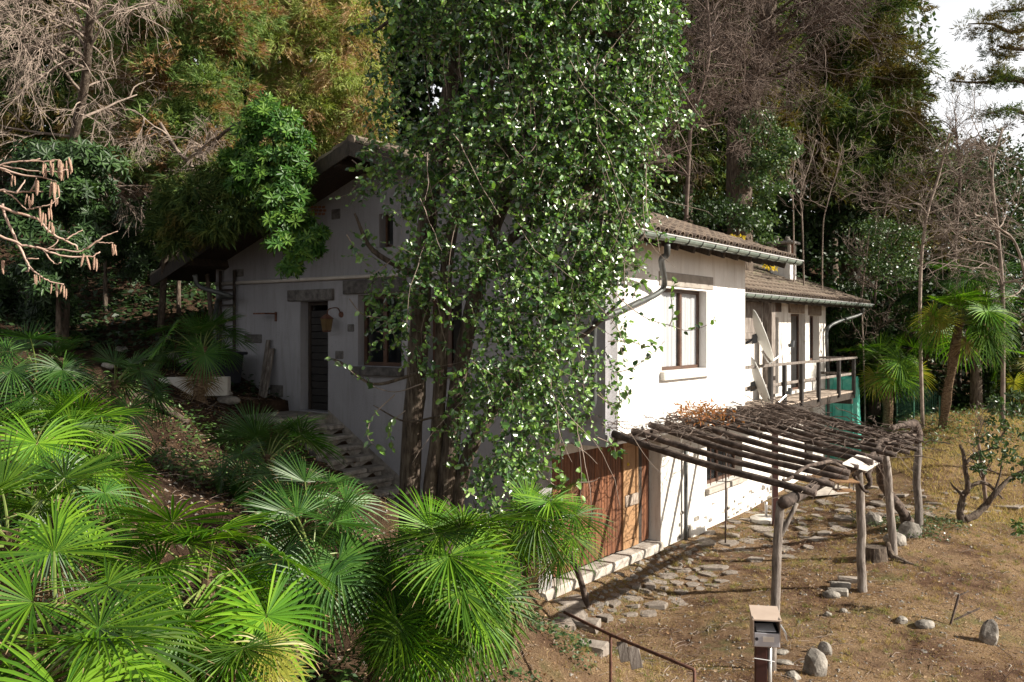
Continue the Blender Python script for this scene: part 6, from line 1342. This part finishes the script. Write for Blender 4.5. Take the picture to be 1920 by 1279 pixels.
for x, y, l in ((348, 192, 100), (362, 200, 105), (402, 178, 120), (425, 195, 110), (470, 165, 150), (485, 180, 150), (500, 200, 125), (512, 225, 100), (530, 175, 90), (548, 150, 130), (562, 170, 110), (540, 240, 80), (100, 290, 85), (118, 300, 80), (92, 345, 40), (290, 320, 120), (303, 335, 120), (355, 275, 35), (410, 345, 130), (428, 350, 150), (445, 350, 110), (462, 370, 100), (215, 445, 85), (232, 460, 95), (262, 440, 90), (245, 490, 60), (415, 485, 85), (445, 475, 65), (460, 480, 50), (318, 552, 110), (345, 590, 110), (362, 600, 100), (388, 555, 100), (405, 560, 95), (398, 660, 90), (415, 670, 100), (428, 700, 80), (670, 920, 110), (690, 935, 110), (755, 945, 95), (772, 960, 100), (898, 840, 90), (912, 845, 95), (925, 850, 80), (275, 1085, 80), (292, 1090, 85), (315, 1100, 45), (412, 1160, 85), (452, 1160, 110), (495, 1170, 80), (512, 1175, 100), (530, 1200, 80), (18, 970, 110), (30, 975, 105)):
    ln = l / 4.263 / F * 3.0; inst('catkin', cm[rng.integers(4)], hz, zc(x, y, 3.0 + rng.uniform(-.03, .03)), rot=(Matrix.Rotation(rng.uniform(0, 6), 3, 'Z') @ Matrix.Rotation(rng.normal(0, .12), 3, 'X')).to_quaternion(), scale=ln * rng.uniform(.95, 1.1))

# ------------------------------------------------------------------ ground cover
def scatter(n, x0, x1, y0, y1, keep):
    x = rng.uniform(x0, x1, n); y = rng.uniform(y0, y1, n); k = keep(x, y); x, y = x[k], y[k]; z = H(x, y)
    px = 960 + F * x / y; py = 620 - F * (z - CAMZ) / y; v = (px > -80) & (px < 2000) & (py < 1400)
    return np.stack([x, y, z], 1)[v]
def outside(x, y):
    s = (x - C0[0]) * .59 + (y - C0[1]) * .807; t = -(x - C0[0]) * .807 + (y - C0[1]) * .59; return ~((s > -.05) & (s < 16) & (t > LOW - .12) & (t < 9.7))
lawn = lambda x, y: outside(x, y) & (x > .3 + .12 * (y - 8) * 0) & (rng.random(len(x)) < np.clip(.42 + 1.5 * vnoise(x, y, .55, 3) + .8 * vnoise(x, y, 1.9, 6), .05, 1))
P = scatter(210000, .3, 14, 8.2, 27, lawn); n = len(P); d = unit(np.c_[rng.normal(0, .9, n), rng.normal(0, .9, n), rng.uniform(.25, 1.0, n)]); s = unit(np.cross(d, rdir(n)))
gr = np.clip(.30 + 1.1 * vnoise(P[:, 0], P[:, 1], .8, 12) + rng.normal(0, .22, n), 0, 1)
a = Acc(); blades(a, P, d, s, rng.uniform(.02, .065, n), rng.uniform(.004, .009, n), gr); tf = scatter(2600, .5, 13, 8.5, 24, lambda x, y: outside(x, y) & (vnoise(x, y, .7, 31) > -.1)); k_ = 22
TPp = np.repeat(tf, k_, 0) + np.c_[rng.normal(0, .035, (len(tf) * k_, 2)), np.zeros(len(tf) * k_)]; d = unit(np.c_[rng.normal(0, .55, (len(TPp), 2)), rng.uniform(.4, 1, len(TPp))]); blades(a, TPp, d, unit(np.cross(d, rdir(len(TPp)))), rng.uniform(.04, .12, len(TPp)), .007, np.clip(np.repeat(rng.uniform(0, 1.05, len(tf)), k_) + rng.normal(0, .12, len(TPp)), 0, 1)); a.build('dry_grass', M['grass'], kind='stuff', label='short dry yellow and green grass over the terrace and slope', cat='grass')
P = scatter(70000, -7, 14, 4, 24, lambda x, y: outside(x, y) & (rng.random(len(x)) < np.where(x > 4.5, .5, np.where(x < .5, .8, .25)))); n = len(P)
a = Acc(); d = unit(np.c_[rng.normal(0, 1, n), rng.normal(0, 1, n), rng.normal(0, .35, n)]); nn = unit(rng.normal(0, .35, (n, 3)) + A(0, 0, 1)); l = rng.uniform(.02, .055, n); leaves(a, P + A(0, 0, .012), d, nn, l, l * rng.uniform(.3, .7, n), .25); a.build('leaf_litter', M['dryleaf'], kind='stuff', label='brown fallen leaves scattered over the ground', cat='leaf litter')
P = scatter(9000, -7, 13, 4, 22, outside); n = len(P); a = Acc(); d = unit(np.c_[rng.normal(0, 1, n), rng.normal(0, 1, n), rng.normal(0, .12, n)]); l = rng.uniform(.06, .30, n)[:, None]
Q = np.stack([P + A(0, 0, .015), P + d * l * .5 + A(0, 0, .03) + rng.normal(0, .012, (n, 3)), P + d * l + A(0, 0, .015)], 1); tubes(a, Q, rng.uniform(.0015, .005, (n, 1)), 3); a.build('fallen_twigs', M['paletwig'], kind='stuff', label='small fallen twigs littering the ground', cat='twigs')
P = scatter(5200, -4, 13, 6, 22, outside); n = len(P); a = Acc(); r = rng.uniform(.008, .035, n) 
oc = np.array([[1, 0, 0], [0, 1, 0], [-1, 0, 0], [0, -1, 0], [0, 0, .7], [0, 0, -.7]]); V = P[:, None] + oc[None] * r[:, None, None] * rng.uniform(.6, 1.3, (n, 6, 1)); f = np.array([[0, 1, 4], [1, 2, 4], [2, 3, 4], [3, 0, 4]])
a.add(V, (f[None] + (np.arange(n) * 6)[:, None, None]).reshape(-1, 3), np.repeat(rng.random(n), 4)); a.build('pebbles', M['rock'], kind='stuff', label='small pebbles and grit on the bare soil', cat='pebbles')
# ivy and weeds on the banks
def ivyk(f, th, s): return lambda x, y: outside(x, y) & (vnoise(x, y, f, s) > th)
def ground_leaves(name, P, mat, l0, l1, hmax, label, cat, wr=.8):
    n = len(P); a = Acc(); Q = P + np.c_[rng.normal(0, .03, (n, 2)), rng.uniform(.01, hmax, n)]; d = unit(np.c_[rng.normal(0, 1, (n, 2)), rng.normal(-.1, .4, n)]); s = unit(np.cross(d, unit(rng.normal(0, .4, (n, 3)) + A(.1, -.3, 1)))); l = rng.uniform(l0, l1, n); quads4(a, Q, d, s, l, l * wr); a.build(name, mat, kind='stuff', label=label, cat=cat)
P = np.concatenate([scatter(9000, -2.2, .9, 5.5, 10.5, ivyk(1.1, -.12, 21)), scatter(3000, 7.5, 9.5, 17.2, 20, ivyk(1.2, -.1, 4))])
ground_leaves('ground_ivy', P, M['ivy'], .025, .06, .12, 'grey-green ivy trailing over the bank below the big palm', 'ivy')
P = scatter(26000, -8, -.2, 3.0, 14, ivyk(.7, -.05, 22)); P = P[(P[:, 0] < -3.4) | (P[:, 1] < 9.5)]
ground_leaves('undergrowth', P, M['midleaf'], .04, .11, .34, 'leafy weeds filling the slope between the young palms', 'undergrowth', .38)
P = scatter(42000, -16, 3, 17.5, 34, lambda x, y: outside(x, y) & (vnoise(x, y, .45, 23) > (-.15 if True else 0)))
ground_leaves('woodland_floor', P, M['darkleaf'], .08, .2, .25, 'dark ivy and weeds covering the wooded hill', 'undergrowth', .6)
P = scatter(36000, 3, 30, 28, 46, lambda x, y: outside(x, y))
ground_leaves('hill_ivy', P, M['darkleaf'], .12, .3, .3, 'dark ivy on the hill right of the house', 'undergrowth', .6)
P = scatter(30000, 8, 26, 23.5, 36, lambda x, y: outside(x, y) & (x > 10.9) & (vnoise(x, y, .5, 24) > -.2))
ground_leaves('bank_plants', P, M['midleaf'], .05, .14, .3, 'weeds and dry stalks on the bank behind the wing', 'undergrowth', .35)
# long dry grass on the bank under the tall palm
P = scatter(26000, 10, 16, 19.5, 27, outside); n = len(P); a = Acc(); d = unit(np.c_[rng.normal(0, .5, (n, 2)), rng.uniform(.6, 1, n)]); blades(a, P, d, unit(np.cross(d, rdir(n))), rng.uniform(.06, .16, n), .010, rng.uniform(.1, .75, n)); a.build('bank_grass', M['grass'], kind='stuff', label='longer pale grass on the bank under the sunlit palm', cat='grass')
